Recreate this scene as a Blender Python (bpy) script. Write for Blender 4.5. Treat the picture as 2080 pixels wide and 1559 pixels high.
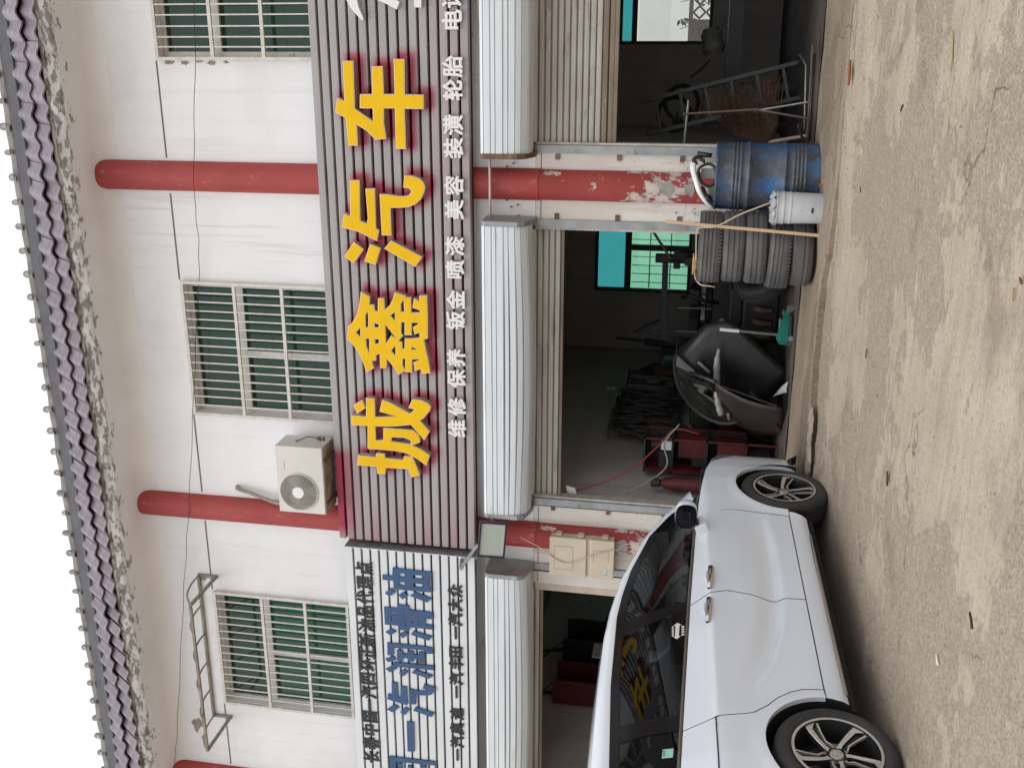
import bpy, bmesh, math, random
import numpy as np
from mathutils import Vector, Matrix
random.seed(7); np.random.seed(7)
for o in list(bpy.data.objects): bpy.data.objects.remove(o)
scene = bpy.context.scene
COL = scene.collection
R = math.radians

# ------------------------------------------------------------------ camera
cam_d = bpy.data.cameras.new('camera'); cam = bpy.data.objects.new('camera', cam_d); COL.objects.link(cam)
cam_d.sensor_fit = 'HORIZONTAL'; cam_d.sensor_width = 36.0; cam_d.lens = 36.0*2070/2080
cam_d.clip_start = .05; cam_d.clip_end = 3000
_x, _y, _z = (-0.000679, 0.183257, -0.983065), (0.94834, 0.312, 0.057506), (0.317255, -0.932241, -0.174002)          # the phone was held sideways: the picture's right is the world's down
cam.matrix_world = Matrix(((_x[0],_y[0],_z[0],0.0),(_x[1],_y[1],_z[1],-9.2),(_x[2],_y[2],_z[2],0.9),(0,0,0,1)))
scene.camera = cam

# ------------------------------------------------------------------ world, sun, exposure
world = bpy.data.worlds.new('World'); scene.world = world; world.use_nodes = True
wn = world.node_tree.nodes; wl = world.node_tree.links
SUN_EL, SUN_AZ = R(58), R(200)
sky = wn.new('ShaderNodeTexSky'); sky.sky_type = 'NISHITA'; sky.sun_disc = False
sky.sun_elevation = SUN_EL; sky.sun_rotation = SUN_AZ; sky.air_density = 1.0; sky.dust_density = 6.0; sky.ozone_density = 1.0
hs = wn.new('ShaderNodeHueSaturation'); hs.inputs['Saturation'].default_value = .12; hs.inputs['Value'].default_value = 1.0
mixw = wn.new('ShaderNodeMix'); mixw.data_type = 'RGBA'; mixw.inputs[0].default_value = .80
wl.new(sky.outputs[0], hs.inputs['Color']); wl.new(hs.outputs[0], mixw.inputs[6]); mixw.inputs[7].default_value = (10.6, 10.9, 11.3, 1)
bg = wn['Background']; bg.inputs['Strength'].default_value = 0.12
wl.new(mixw.outputs[2], bg.inputs['Color'])
sun_d = bpy.data.lights.new('sun', 'SUN'); sun_d.energy = 0.9; sun_d.angle = R(35); sun_d.color = (1.0, .965, .92)
sun = bpy.data.objects.new('sun', sun_d); COL.objects.link(sun)
sdir = Vector((math.sin(SUN_AZ)*math.cos(SUN_EL), math.cos(SUN_AZ)*math.cos(SUN_EL), math.sin(SUN_EL)))
sun.rotation_euler = sdir.to_track_quat('Z', 'Y').to_euler()
scene.view_settings.view_transform = 'Standard'; scene.view_settings.look = 'None'
scene.view_settings.exposure = 0.0; scene.view_settings.gamma = 1.0; scene.view_settings.use_curve_mapping = False
try:
    scene.cycles.max_bounces = 8; scene.cycles.transparent_max_bounces = 10
except Exception: pass

# outlines of the sign letters, metres in the sign plane (X, Z)
BIG={'汽':[[[(-1.177,4.054),(-1.175,3.959),(-1.54,3.97),(-1.566,3.909),(-1.515,3.9),(-1.249,3.91),(-1.246,3.818),(-1.605,3.824),(-1.623,3.795),(-1.727,3.82),(-1.691,3.898),(-1.649,3.982),(-1.609,4.154),(-1.477,4.127),(-1.504,4.068)]],[[(-1.295,3.778),(-1.296,3.703),(-1.307,3.625),(-1.31,3.554),(-1.301,3.508),(-1.272,3.484),(-1.251,3.484),(-1.236,3.512),(-1.234,3.554),(-1.123,3.541),(-1.127,3.464),(-1.147,3.4),(-1.18,3.363),(-1.22,3.348),(-1.269,3.359),(-1.332,3.393),(-1.38,3.446),(-1.407,3.512),(-1.415,3.597),(-1.418,3.678),(-1.668,3.678),(-1.671,3.774)]],[[(-1.737,4.044),(-1.805,3.95),(-1.942,4.054),(-1.88,4.146)]],[[(-1.752,3.891),(-1.787,3.786),(-1.948,3.843),(-1.919,3.952)]],[[(-1.713,3.687),(-1.856,3.392),(-1.953,3.464),(-1.792,3.756)]]],'鑫':[[[(-2.204,4.002),(-2.249,3.912),(-2.325,3.919),(-2.325,3.874),(-2.381,3.869),(-2.392,3.844),(-2.261,3.836),(-2.258,3.774),(-2.367,3.771),(-2.325,3.725),(-2.263,3.692),(-2.196,3.671),(-2.225,3.565),(-2.24,3.563),(-2.238,3.514),(-2.383,3.514),(-2.379,3.433),(-2.361,3.433),(-2.34,3.505),(-2.245,3.487),(-2.273,3.437),(-2.219,3.436),(-2.216,3.359),(-2.412,3.358),(-2.629,3.364),(-2.64,3.401),(-2.744,3.383),(-2.886,3.356),(-2.967,3.346),(-2.985,3.433),(-2.935,3.441),(-2.957,3.501),(-2.87,3.513),(-2.838,3.441),(-2.842,3.522),(-2.974,3.526),(-2.972,3.594),(-2.963,3.607),(-3.008,3.664),(-2.95,3.7),(-2.889,3.741),(-2.856,3.771),(-2.945,3.778),(-2.949,3.844),(-2.804,3.843),(-2.821,3.876),(-2.875,3.88),(-2.88,3.92),(-2.952,3.902),(-3.001,3.985),(-2.917,4.006),(-2.818,4.046),(-2.739,4.098),(-2.673,4.161),(-2.548,4.145),(-2.508,4.099),(-2.426,4.051),(-2.327,4.021),(-2.253,4.008)],[(-2.603,4.066),(-2.56,4.023),(-2.644,4.028)],[(-2.431,3.964),(-2.396,3.941),(-2.464,3.941),(-2.547,3.945),(-2.548,3.967)],[(-2.66,3.969),(-2.659,3.941),(-2.8,3.947),(-2.732,3.969)],[(-2.503,3.877),(-2.52,3.838),(-2.542,3.839),(-2.544,3.879)],[(-2.662,3.88),(-2.663,3.844),(-2.697,3.846),(-2.709,3.88)],[(-2.517,3.773),(-2.636,3.678),(-2.616,3.721),(-2.694,3.774)],[(-2.423,3.719),(-2.39,3.678),(-2.47,3.678)],[(-2.766,3.724),(-2.717,3.685),(-2.811,3.688)],[(-2.311,3.614),(-2.265,3.588),(-2.38,3.586),(-2.381,3.613)],[(-2.482,3.614),(-2.48,3.586),(-2.607,3.591),(-2.606,3.52),(-2.483,3.513),(-2.483,3.44),(-2.526,3.508),(-2.595,3.492),(-2.578,3.442),(-2.624,3.444),(-2.628,3.472),(-2.634,3.518),(-2.637,3.589),(-2.74,3.596),(-2.741,3.614),(-2.673,3.615),(-2.665,3.649),(-2.613,3.603),(-2.584,3.621)],[(-2.721,3.521),(-2.743,3.469),(-2.743,3.525)],[(-2.841,3.615),(-2.84,3.593),(-2.947,3.597),(-2.907,3.617)]]],'城':[[[(-3.863,4.111),(-3.873,3.93),(-3.829,3.924),(-3.826,3.834),(-3.872,3.832),(-3.879,3.649),(-3.838,3.638),(-3.835,3.557),(-3.873,3.536),(-4.03,3.48),(-4.062,3.575),(-3.976,3.601),(-3.98,3.83),(-4.049,3.838),(-4.052,3.921),(-3.974,3.928),(-3.976,4.127)]],[[(-3.257,4.001),(-3.258,3.911),(-3.447,3.914),(-3.429,3.699),(-3.392,3.87),(-3.266,3.839),(-3.29,3.757),(-3.388,3.565),(-3.349,3.513),(-3.334,3.579),(-3.241,3.535),(-3.245,3.447),(-3.272,3.379),(-3.306,3.352),(-3.355,3.366),(-3.431,3.428),(-3.456,3.463),(-3.56,3.368),(-3.66,3.428),(-3.508,3.559),(-3.536,3.729),(-3.548,3.918),(-3.692,3.918),(-3.686,3.844),(-3.557,3.838),(-3.556,3.73),(-3.557,3.602),(-3.562,3.533),(-3.598,3.489),(-3.643,3.469),(-3.682,3.47),(-3.718,3.544),(-3.757,3.456),(-3.811,3.375),(-3.925,3.416),(-3.858,3.51),(-3.809,3.611),(-3.793,3.713),(-3.79,3.893),(-3.792,4.01),(-3.548,3.999),(-3.553,4.164),(-3.447,4.158),(-3.45,4.01)],[(-3.65,3.756),(-3.647,3.618),(-3.67,3.568),(-3.709,3.566),(-3.69,3.76)]],[[(-3.279,4.037),(-3.362,4.008),(-3.43,4.099),(-3.344,4.133)]]],'车':[[[(-0.148,4.063),(-0.148,3.965),(-0.55,3.97),(-0.657,3.811),(-0.548,3.809),(-0.549,3.928),(-0.427,3.921),(-0.426,3.809),(-0.193,3.801),(-0.192,3.699),(-0.425,3.699),(-0.424,3.604),(-0.133,3.601),(-0.133,3.503),(-0.426,3.508),(-0.428,3.339),(-0.55,3.343),(-0.549,3.515),(-0.893,3.515),(-0.895,3.611),(-0.546,3.605),(-0.547,3.704),(-0.664,3.709),(-0.807,3.692),(-0.819,3.796),(-0.741,3.873),(-0.692,3.959),(-0.872,3.959),(-0.873,4.052),(-0.632,4.064),(-0.587,4.157),(-0.456,4.134),(-0.487,4.067)]]],'白':[[[(0.52,3.96),(0.519,3.916),(0.349,3.918),(0.292,3.908),(0.194,3.865),(0.183,3.882),(0.258,3.955),(0.304,3.991),(0.35,4.01),(0.435,4.012)]],[[(0.417,3.883),(0.382,3.739),(0.347,3.57),(0.329,3.54),(0.27,3.57),(0.313,3.654),(0.348,3.74),(0.383,3.904)]],[[(0.514,3.402),(0.513,3.344),(0.283,3.35),(0.286,3.41)]]]}
BLUE={'油':[[[(-5.073,3.799),(-5.083,3.388),(-5.316,3.388),(-5.318,3.797),(-5.221,3.798),(-5.222,3.913),(-5.168,3.911),(-5.17,3.805)],[(-5.13,3.733),(-5.128,3.668),(-5.172,3.669),(-5.171,3.735)],[(-5.227,3.737),(-5.228,3.669),(-5.269,3.67),(-5.268,3.736)],[(-5.133,3.589),(-5.132,3.482),(-5.173,3.485),(-5.171,3.59)],[(-5.23,3.589),(-5.229,3.485),(-5.27,3.488),(-5.268,3.588)],[(-5.133,3.412),(-5.133,3.39),(-5.27,3.393),(-5.27,3.414)]],[[(-5.313,3.827),(-5.352,3.777),(-5.41,3.845),(-5.377,3.894)]],[[(-5.337,3.689),(-5.379,3.646),(-5.43,3.711),(-5.384,3.745)]],[[(-5.33,3.567),(-5.386,3.396),(-5.438,3.448),(-5.379,3.625)]]],'滑':[[[(-5.542,3.91),(-5.539,3.763),(-5.496,3.754),(-5.497,3.643),(-5.544,3.64),(-5.546,3.423),(-5.563,3.391),(-5.625,3.386),(-5.632,3.449),(-5.603,3.467),(-5.697,3.468),(-5.699,3.395),(-5.751,3.391),(-5.748,3.642),(-5.79,3.646),(-5.793,3.758),(-5.745,3.756),(-5.746,3.909)],[(-5.597,3.839),(-5.597,3.767),(-5.613,3.768),(-5.616,3.825),(-5.698,3.828),(-5.696,3.838)],[(-5.554,3.69),(-5.555,3.676),(-5.739,3.677),(-5.737,3.689)],[(-5.603,3.614),(-5.604,3.599),(-5.691,3.6),(-5.69,3.614)],[(-5.604,3.545),(-5.604,3.533),(-5.688,3.533),(-5.689,3.545)]],[[(-5.791,3.844),(-5.819,3.788),(-5.869,3.854),(-5.838,3.906)]],[[(-5.804,3.696),(-5.833,3.654),(-5.891,3.723),(-5.848,3.76)]],[[(-5.79,3.601),(-5.833,3.4),(-5.885,3.44),(-5.838,3.631)]]],'润':[[[(-5.964,3.892),(-5.962,3.439),(-5.974,3.407),(-6.037,3.399),(-6.048,3.468),(-6.007,3.488),(-6.015,3.824),(-6.11,3.83),(-6.115,3.896)]],[[(-6.041,3.789),(-6.036,3.729),(-6.076,3.73),(-6.075,3.675),(-6.035,3.676),(-6.035,3.611),(-6.076,3.612),(-6.074,3.557),(-6.034,3.554),(-6.029,3.494),(-6.169,3.498),(-6.171,3.558),(-6.126,3.559),(-6.127,3.614),(-6.162,3.615),(-6.165,3.68),(-6.129,3.674),(-6.127,3.729),(-6.171,3.733),(-6.173,3.794)]],[[(-6.191,3.833),(-6.186,3.395),(-6.238,3.397),(-6.245,3.809),(-6.268,3.798),(-6.324,3.875),(-6.286,3.922),(-6.242,3.847)]],[[(-6.12,3.828),(-6.161,3.806),(-6.201,3.892),(-6.164,3.922)]],[[(-6.261,3.717),(-6.297,3.677),(-6.356,3.735),(-6.32,3.778)]],[[(-6.258,3.601),(-6.306,3.403),(-6.35,3.452),(-6.3,3.639)]]],'汽':[[[(-6.443,3.863),(-6.444,3.802),(-6.62,3.799),(-6.631,3.775),(-6.483,3.762),(-6.48,3.698),(-6.661,3.697),(-6.665,3.688),(-6.712,3.701),(-6.663,3.923),(-6.598,3.911),(-6.604,3.867)]],[[(-6.503,3.665),(-6.514,3.58),(-6.509,3.493),(-6.487,3.492),(-6.48,3.524),(-6.426,3.508),(-6.45,3.381),(-6.483,3.381),(-6.538,3.426),(-6.561,3.475),(-6.569,3.597),(-6.688,3.605),(-6.694,3.674)]],[[(-6.722,3.844),(-6.751,3.791),(-6.823,3.868),(-6.795,3.929)]],[[(-6.737,3.722),(-6.761,3.676),(-6.838,3.728),(-6.812,3.784)]],[[(-6.721,3.606),(-6.772,3.403),(-6.824,3.434),(-6.77,3.637)]]],'一':[[[(-6.921,3.714),(-6.916,3.635),(-7.298,3.64),(-7.303,3.717)]]],'国':[[[(-7.4,3.926),(-7.394,3.407),(-8.033,3.415),(-8.057,3.945)],[(-7.457,3.855),(-7.444,3.416),(-7.969,3.426),(-7.985,3.87)]],[[(-7.471,3.831),(-7.47,3.785),(-7.938,3.797),(-7.939,3.843)]],[[(-7.489,3.721),(-7.488,3.671),(-7.92,3.68),(-7.922,3.731)]],[[(-7.467,3.57),(-7.464,3.51),(-7.93,3.519),(-7.934,3.579)]]]}
SMALL={'white':[('维',-3.529,3.11),('修',-3.307,3.109),('保',-3.023,3.107),('养',-2.818,3.106),('钣',-2.453,3.104),('金',-2.255,3.102),('喷',-1.968,3.101),('漆',-1.754,3.099),('美',-1.423,3.097),('容',-1.209,3.096),('装',-0.882,3.094),('潢',-0.683,3.093),('轮',-0.388,3.091),('胎',-0.193,3.09),('电',0.187,3.087),('话',0.367,3.086)],'black1':[('点',-5.117,4.108),('理',-5.282,4.11),('代',-5.455,4.112),('品',-5.624,4.114),('油',-5.789,4.116),('新',-5.961,4.119),('正',-6.111,4.12),('环',-6.263,4.122),('四',-6.44,4.125),('汽',-6.607,4.127),('一',-6.775,4.129),('国',-6.92,4.131),('中',-7.091,4.133),('春',-7.264,4.135),('长',-7.439,4.137)],'black3':[('众',-5.277,3.151),('大',-5.438,3.152),('汽',-5.61,3.153),('一',-5.767,3.154),('田',-5.996,3.155),('丰',-6.138,3.156),('汽',-6.318,3.157),('一',-6.481,3.158),('迪',-6.751,3.159),('奥',-6.937,3.161),('汽',-7.107,3.161),('一',-7.278,3.162)]}
# ------------------------------------------------------------------ materials
MATS = {}
def N(nt, t, **k):
    n = nt.nodes.new('ShaderNode'+t)
    for a, v in k.items(): setattr(n, a, v)
    return n
def mix(nt, fac, a, b):
    m = N(nt, 'Mix', data_type='RGBA')
    for i, v in ((0, fac), (6, a), (7, b)):
        if hasattr(v, 'links'): nt.links.new(v, m.inputs[i])
        elif i == 0: m.inputs[0].default_value = v
        else: m.inputs[i].default_value = (*v, 1) if len(v) == 3 else v
    return m.outputs[2]
def noise(nt, scale, detail=5, rough=.55, stretch=None, seed=0):
    tc = N(nt, 'TexCoord'); mp = N(nt, 'Mapping')
    nt.links.new(tc.outputs['Object'], mp.inputs['Vector'])
    if stretch: mp.inputs['Scale'].default_value = stretch
    mp.inputs['Location'].default_value = (seed*3.7, seed*1.3, seed*2.1)
    n = N(nt, 'TexNoise'); n.inputs['Scale'].default_value = scale; n.inputs['Detail'].default_value = detail; n.inputs['Roughness'].default_value = rough
    nt.links.new(mp.outputs[0], n.inputs['Vector'])
    return n.outputs['Fac']
def ramp(nt, fac, p0, p1, c0=(0,0,0,1), c1=(1,1,1,1)):
    r = N(nt, 'ValToRGB'); e = r.color_ramp.elements
    e[0].position = p0; e[1].position = p1; e[0].color = c0; e[1].color = c1
    nt.links.new(fac, r.inputs[0]); return r.outputs[0]
def math_(nt, op, a, b=None):
    m = N(nt, 'Math', operation=op)
    for i, v in ((0, a), (1, b)):
        if v is None: continue
        if hasattr(v, 'links'): nt.links.new(v, m.inputs[i])
        else: m.inputs[i].default_value = v
    return m.outputs[0]
def sepz(nt, world_space=False):
    if world_space:
        g = N(nt, 'NewGeometry'); src = g.outputs['Position']
    else:
        tc = N(nt, 'TexCoord'); src = tc.outputs['Object']
    s = N(nt, 'SeparateXYZ'); nt.links.new(src, s.inputs[0]); return s.outputs
def base_mat(name):
    m = bpy.data.materials.new(name); m.use_nodes = True; MATS[name] = m
    return m, m.node_tree, m.node_tree.nodes['Principled BSDF']
def setcol(nt, p, c):
    if hasattr(c, 'links'): nt.links.new(c, p.inputs['Base Color'])
    else: p.inputs['Base Color'].default_value = (*c, 1)
def bump(nt, p, h, strength=.3, dist=.01):
    b = N(nt, 'Bump'); b.inputs['Strength'].default_value = strength; b.inputs['Distance'].default_value = dist
    nt.links.new(h, b.inputs['Height']); nt.links.new(b.outputs[0], p.inputs['Normal'])
def M(name, c1, c2=None, scale=6, lo=.4, hi=.65, rough=.6, metal=0, bmp=0, bscale=60, stretch=None, dirt=None, coat=0, spec=None, seed=0):
    if name in MATS: return MATS[name]
    m, nt, p = base_mat(name)
    c = c1
    if c2: c = mix(nt, ramp(nt, noise(nt, scale, 6, .6, stretch, seed), lo, hi), c1, c2)
    if dirt:
        dc, ds, d0, d1 = dirt[:4]
        c = mix(nt, ramp(nt, noise(nt, ds, 8, .65, dirt[4] if len(dirt) > 4 else None, seed+5), d0, d1), c, dc)
    setcol(nt, p, c); p.inputs['Roughness'].default_value = rough; p.inputs['Metallic'].default_value = metal
    if spec is not None: p.inputs['Specular IOR Level'].default_value = spec
    if coat: p.inputs['Coat Weight'].default_value = coat; p.inputs['Coat Roughness'].default_value = .04
    if bmp: bump(nt, p, noise(nt, bscale, 4, .6, None, seed+1), bmp, .004)
    return m

# ------------------------------------------------------------------ mesh helpers
class B:
    def __init__(s): s.v = []; s.f = []
    def add(s, vs, fs):
        k = len(s.v); s.v += [tuple(map(float, q)) for q in vs]; s.f += [tuple(i+k for i in f) for f in fs]; return s
    def box(s, x0, x1, y0, y1, z0, z1):
        return s.add([(x0,y0,z0),(x1,y0,z0),(x1,y1,z0),(x0,y1,z0),(x0,y0,z1),(x1,y0,z1),(x1,y1,z1),(x0,y1,z1)],
                     [(3,2,1,0),(4,5,6,7),(0,1,5,4),(1,2,6,5),(2,3,7,6),(3,0,4,7)])
    def tube(s, pts, r, n=8, caps=True):
        pts = [Vector(p) for p in pts]; rs = r if isinstance(r, (list, tuple)) else [r]*len(pts)
        k = len(s.v); prev = None
        for i, p in enumerate(pts):
            t = (pts[min(i+1, len(pts)-1)]-pts[max(i-1, 0)]).normalized()
            if prev is None:
                a = Vector((0,0,1)) if abs(t.z) < .9 else Vector((1,0,0)); u = t.cross(a).normalized()
            else: u = (prev - t*prev.dot(t)).normalized()
            prev = u; w = t.cross(u)
            for j in range(n):
                an = 2*math.pi*j/n; s.v.append(tuple(p+(u*math.cos(an)+w*math.sin(an))*rs[i]))
        for i in range(len(pts)-1):
            for j in range(n):
                a = k+i*n+j; b = k+i*n+(j+1) % n; s.f.append((a, b, b+n, a+n))
        if caps: s.f.append(tuple(k+j for j in range(n))[::-1]); s.f.append(tuple(k+(len(pts)-1)*n+j for j in range(n)))
        return s
    def bar(s, a, b, w, h=None, up=(0,0,1)):       # square bar from a to b
        a = Vector(a); b = Vector(b); t = (b-a).normalized(); h = h or w; up = Vector(up)
        if abs(t.dot(up)) > .95: up = Vector((0,1,0))
        u = t.cross(up).normalized()*w/2; v = u.cross(t).normalized()*h/2
        q = [a-u-v, a+u-v, a+u+v, a-u+v, b-u-v, b+u-v, b+u+v, b-u+v]
        return s.add(q, [(3,2,1,0),(4,5,6,7),(0,1,5,4),(1,2,6,5),(2,3,7,6),(3,0,4,7)])
    def lathe(s, prof, n=32, c=(0,0,0), close=False):   # profile (r,z) about z
        k = len(s.v)
        for r_, z in prof:
            for j in range(n):
                a = 2*math.pi*j/n; s.v.append((c[0]+r_*math.cos(a), c[1]+r_*math.sin(a), c[2]+z))
        m = len(prof)
        for i in range(m if close else m-1):
            for j in range(n):
                a = k+i*n+j; b = k+i*n+(j+1) % n; i2 = (i+1) % m
                c2 = k+i2*n+(j+1) % n; d = k+i2*n+j; s.f.append((a, b, c2, d))
        return s
    def grid(s, P, flip=False):                     # P[i][j] -> points
        k = len(s.v); m = len(P); n = len(P[0])
        for row in P: s.v += [tuple(map(float, q)) for q in row]
        for i in range(m-1):
            for j in range(n-1):
                q = (k+i*n+j, k+i*n+j+1, k+(i+1)*n+j+1, k+(i+1)*n+j); s.f.append(q[::-1] if flip else q)
        return s
    def prism(s, poly, f0, f1):                     # simple polygon, f0/f1 map 2d -> 3d for the two ends
        n = len(poly); k = len(s.v)
        s.v += [tuple(f0(*q)) for q in poly]+[tuple(f1(*q)) for q in poly]
        s.f += [tuple(k+i for i in range(n))[::-1], tuple(k+n+i for i in range(n))]
        for i in range(n): j = (i+1) % n; s.f.append((k+i, k+j, k+n+j, k+n+i))
        return s
    def xf(s, mat):
        s.v = [tuple(mat @ Vector(q)) for q in s.v]; return s
    def build(s, name, mat, parent=None, smooth=False, bevel=0, fix=True):
        me = bpy.data.meshes.new(name); me.from_pydata(s.v, [], s.f)
        if fix:
            bm = bmesh.new(); bm.from_mesh(me); bmesh.ops.recalc_face_normals(bm, faces=bm.faces); bm.to_mesh(me); bm.free()
        if smooth:
            for p in me.polygons: p.use_smooth = True
            if smooth is not True:
                me.set_sharp_from_angle(angle=R(smooth))
        me.materials.append(mat)
        o = bpy.data.objects.new(name, me); COL.objects.link(o); o.parent = parent
        if bevel:
            b = o.modifiers.new('bevel', 'BEVEL'); b.width = bevel; b.segments = 2; b.limit_method = 'ANGLE'
        return o
def tag(o, label=None, cat=None, group=None, kind=None):
    if label: o['label'] = label
    if cat: o['category'] = cat
    if group: o['group'] = group
    if kind: o['kind'] = kind
    return o
def thing(name, loc, label, cat, group=None, rz=0):
    o = bpy.data.objects.new(name, None); COL.objects.link(o); o.location = loc; o.rotation_euler.z = rz
    o.empty_display_size = .1
    return tag(o, label, cat, group)
def copy_of(o, parent=None, loc=None):
    c = o.copy(); COL.objects.link(c); c.parent = parent
    if loc is not None: c.location = loc
    return c
def copy_tree(o, parent=None, loc=None):
    c = copy_of(o, parent, loc)
    for ch in list(o.children): copy_tree(ch, c)
    return c
def lerp(a, b, t): return a+(b-a)*t
def interp(x, xs, ys): return float(np.interp(x, xs, ys))
def crspline(pts, k=6):
    P_ = [Vector(p) for p in pts]; P_ = [P_[0]*2-P_[1]]+P_+[P_[-1]*2-P_[-2]]; out = []
    for i in range(1, len(P_)-2):
        a, b, c, d = P_[i-1:i+3]
        for j in range(k):
            t = j/k; out.append(.5*((2*b)+(c-a)*t+(2*a-5*b+4*c-d)*t*t+(3*b-a-3*c+d)*t**3))
    return out+[P_[-2]]
def poly_fill(name, loops, y0, y1, mat, parent, off=0.0):
    """letter: outlines with holes in X,Z, standing between y0 (front) and y1"""
    def area(l): return sum(l[i][0]*l[(i+1) % len(l)][1]-l[(i+1) % len(l)][0]*l[i][1] for i in range(len(l)))/2
    cu = bpy.data.curves.new(name, 'CURVE'); cu.dimensions = '2D'; cu.fill_mode = 'BOTH'; cu.extrude = abs(y1-y0)/2
    for k, l in enumerate(loops):
        if (area(l) < 0) == (k == 0): l = l[::-1]
        if off:
            n = len(l); q = []
            for i in range(n):
                a, b, c = Vector(l[i-1]), Vector(l[i]), Vector(l[(i+1) % n])
                d1 = (b-a).normalized(); d2 = (c-b).normalized(); n1 = Vector((-d1.y, d1.x)); n2 = Vector((-d2.y, d2.x))
                m = (n1+n2); m = m.normalized() if m.length > .2 else n1
                q.append(tuple(b+m*off/max(.5, m.dot(n1))))
            l = q
        sp = cu.splines.new('POLY'); sp.points.add(len(l)-1); sp.use_cyclic_u = True
        for p, (x, z) in zip(sp.points, l): p.co = (x, z, 0, 1)
    tmp = bpy.data.objects.new(name, cu); COL.objects.link(tmp)
    me = bpy.data.meshes.new_from_object(tmp.evaluated_get(bpy.context.evaluated_depsgraph_get()))
    bpy.data.objects.remove(tmp); bpy.data.curves.remove(cu)
    for v in me.vertices: v.co = (v.co.x, (y0+y1)/2 - v.co.z, v.co.y)
    me.name = name; me.materials.clear(); me.materials.append(mat)
    o = bpy.data.objects.new(name, me); COL.objects.link(o); o.parent = parent
    return o
def text_mesh(name, body, size, offset, extrude):
    cu = bpy.data.curves.new(name, 'FONT'); cu.body = body; cu.size = size
    cu.align_x = 'CENTER'; cu.align_y = 'CENTER'; cu.resolution_u = 2
    tmp = bpy.data.objects.new(name, cu); COL.objects.link(tmp)
    me = bpy.data.meshes.new_from_object(tmp.evaluated_get(bpy.context.evaluated_depsgraph_get()))
    bpy.data.objects.remove(tmp); bpy.data.curves.remove(cu)
    bm = bmesh.new(); bm.from_mesh(me); bmesh.ops.remove_doubles(bm, verts=bm.verts, dist=1e-5)
    v = np.array([q.co for q in bm.verts]); c = Vector((v.min(0)+v.max(0))/2); c.z = 0
    for q in bm.verts: q.co -= c
    out = B(); vs = [q.co.copy() for q in bm.verts]; bm.verts.index_update()
    for z0 in (extrude, -extrude): out.add([(q.x, q.y, z0) for q in vs], [tuple(x.index for x in f.verts) for f in bm.faces])
    k = 0                                                   # thicken every stroke by a bar along its outline
    for e in bm.edges:
        if len(e.link_faces) != 1: continue
        a, b = e.verts[0].co, e.verts[1].co; d = (b-a)
        if d.length < 1e-5: continue
        d.normalize(); n = Vector((-d.y, d.x, 0))*offset; a2 = a-d*offset*.8; b2 = b+d*offset*.8; k += 1; zt = extrude*(1-.12*((k*7) % 11)/11)-.0003
        out.add([(*(a2-n).xy, -extrude), (*(b2-n).xy, -extrude), (*(b2+n).xy, -extrude), (*(a2+n).xy, -extrude), (*(a2-n).xy, zt), (*(b2-n).xy, zt), (*(b2+n).xy, zt), (*(a2+n).xy, zt)],
                [(4,5,6,7),(0,1,5,4),(1,2,6,5),(2,3,7,6),(3,0,4,7)])
    bm.free(); bpy.data.meshes.remove(me)
    me = bpy.data.meshes.new(name); me.from_pydata(out.v, [], out.f); return me
def letter(name, me, x, y, z, mat, parent, sx=1, sz=1, flatrot=None):
    me = me.copy()
    for q in me.vertices: q.co = (q.co.x*sx, -q.co.z, q.co.y*sz)
    me.materials.append(mat); o = bpy.data.objects.new(name, me); COL.objects.link(o); o.parent = parent; o.location = (x, y, z)
    return o
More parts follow.
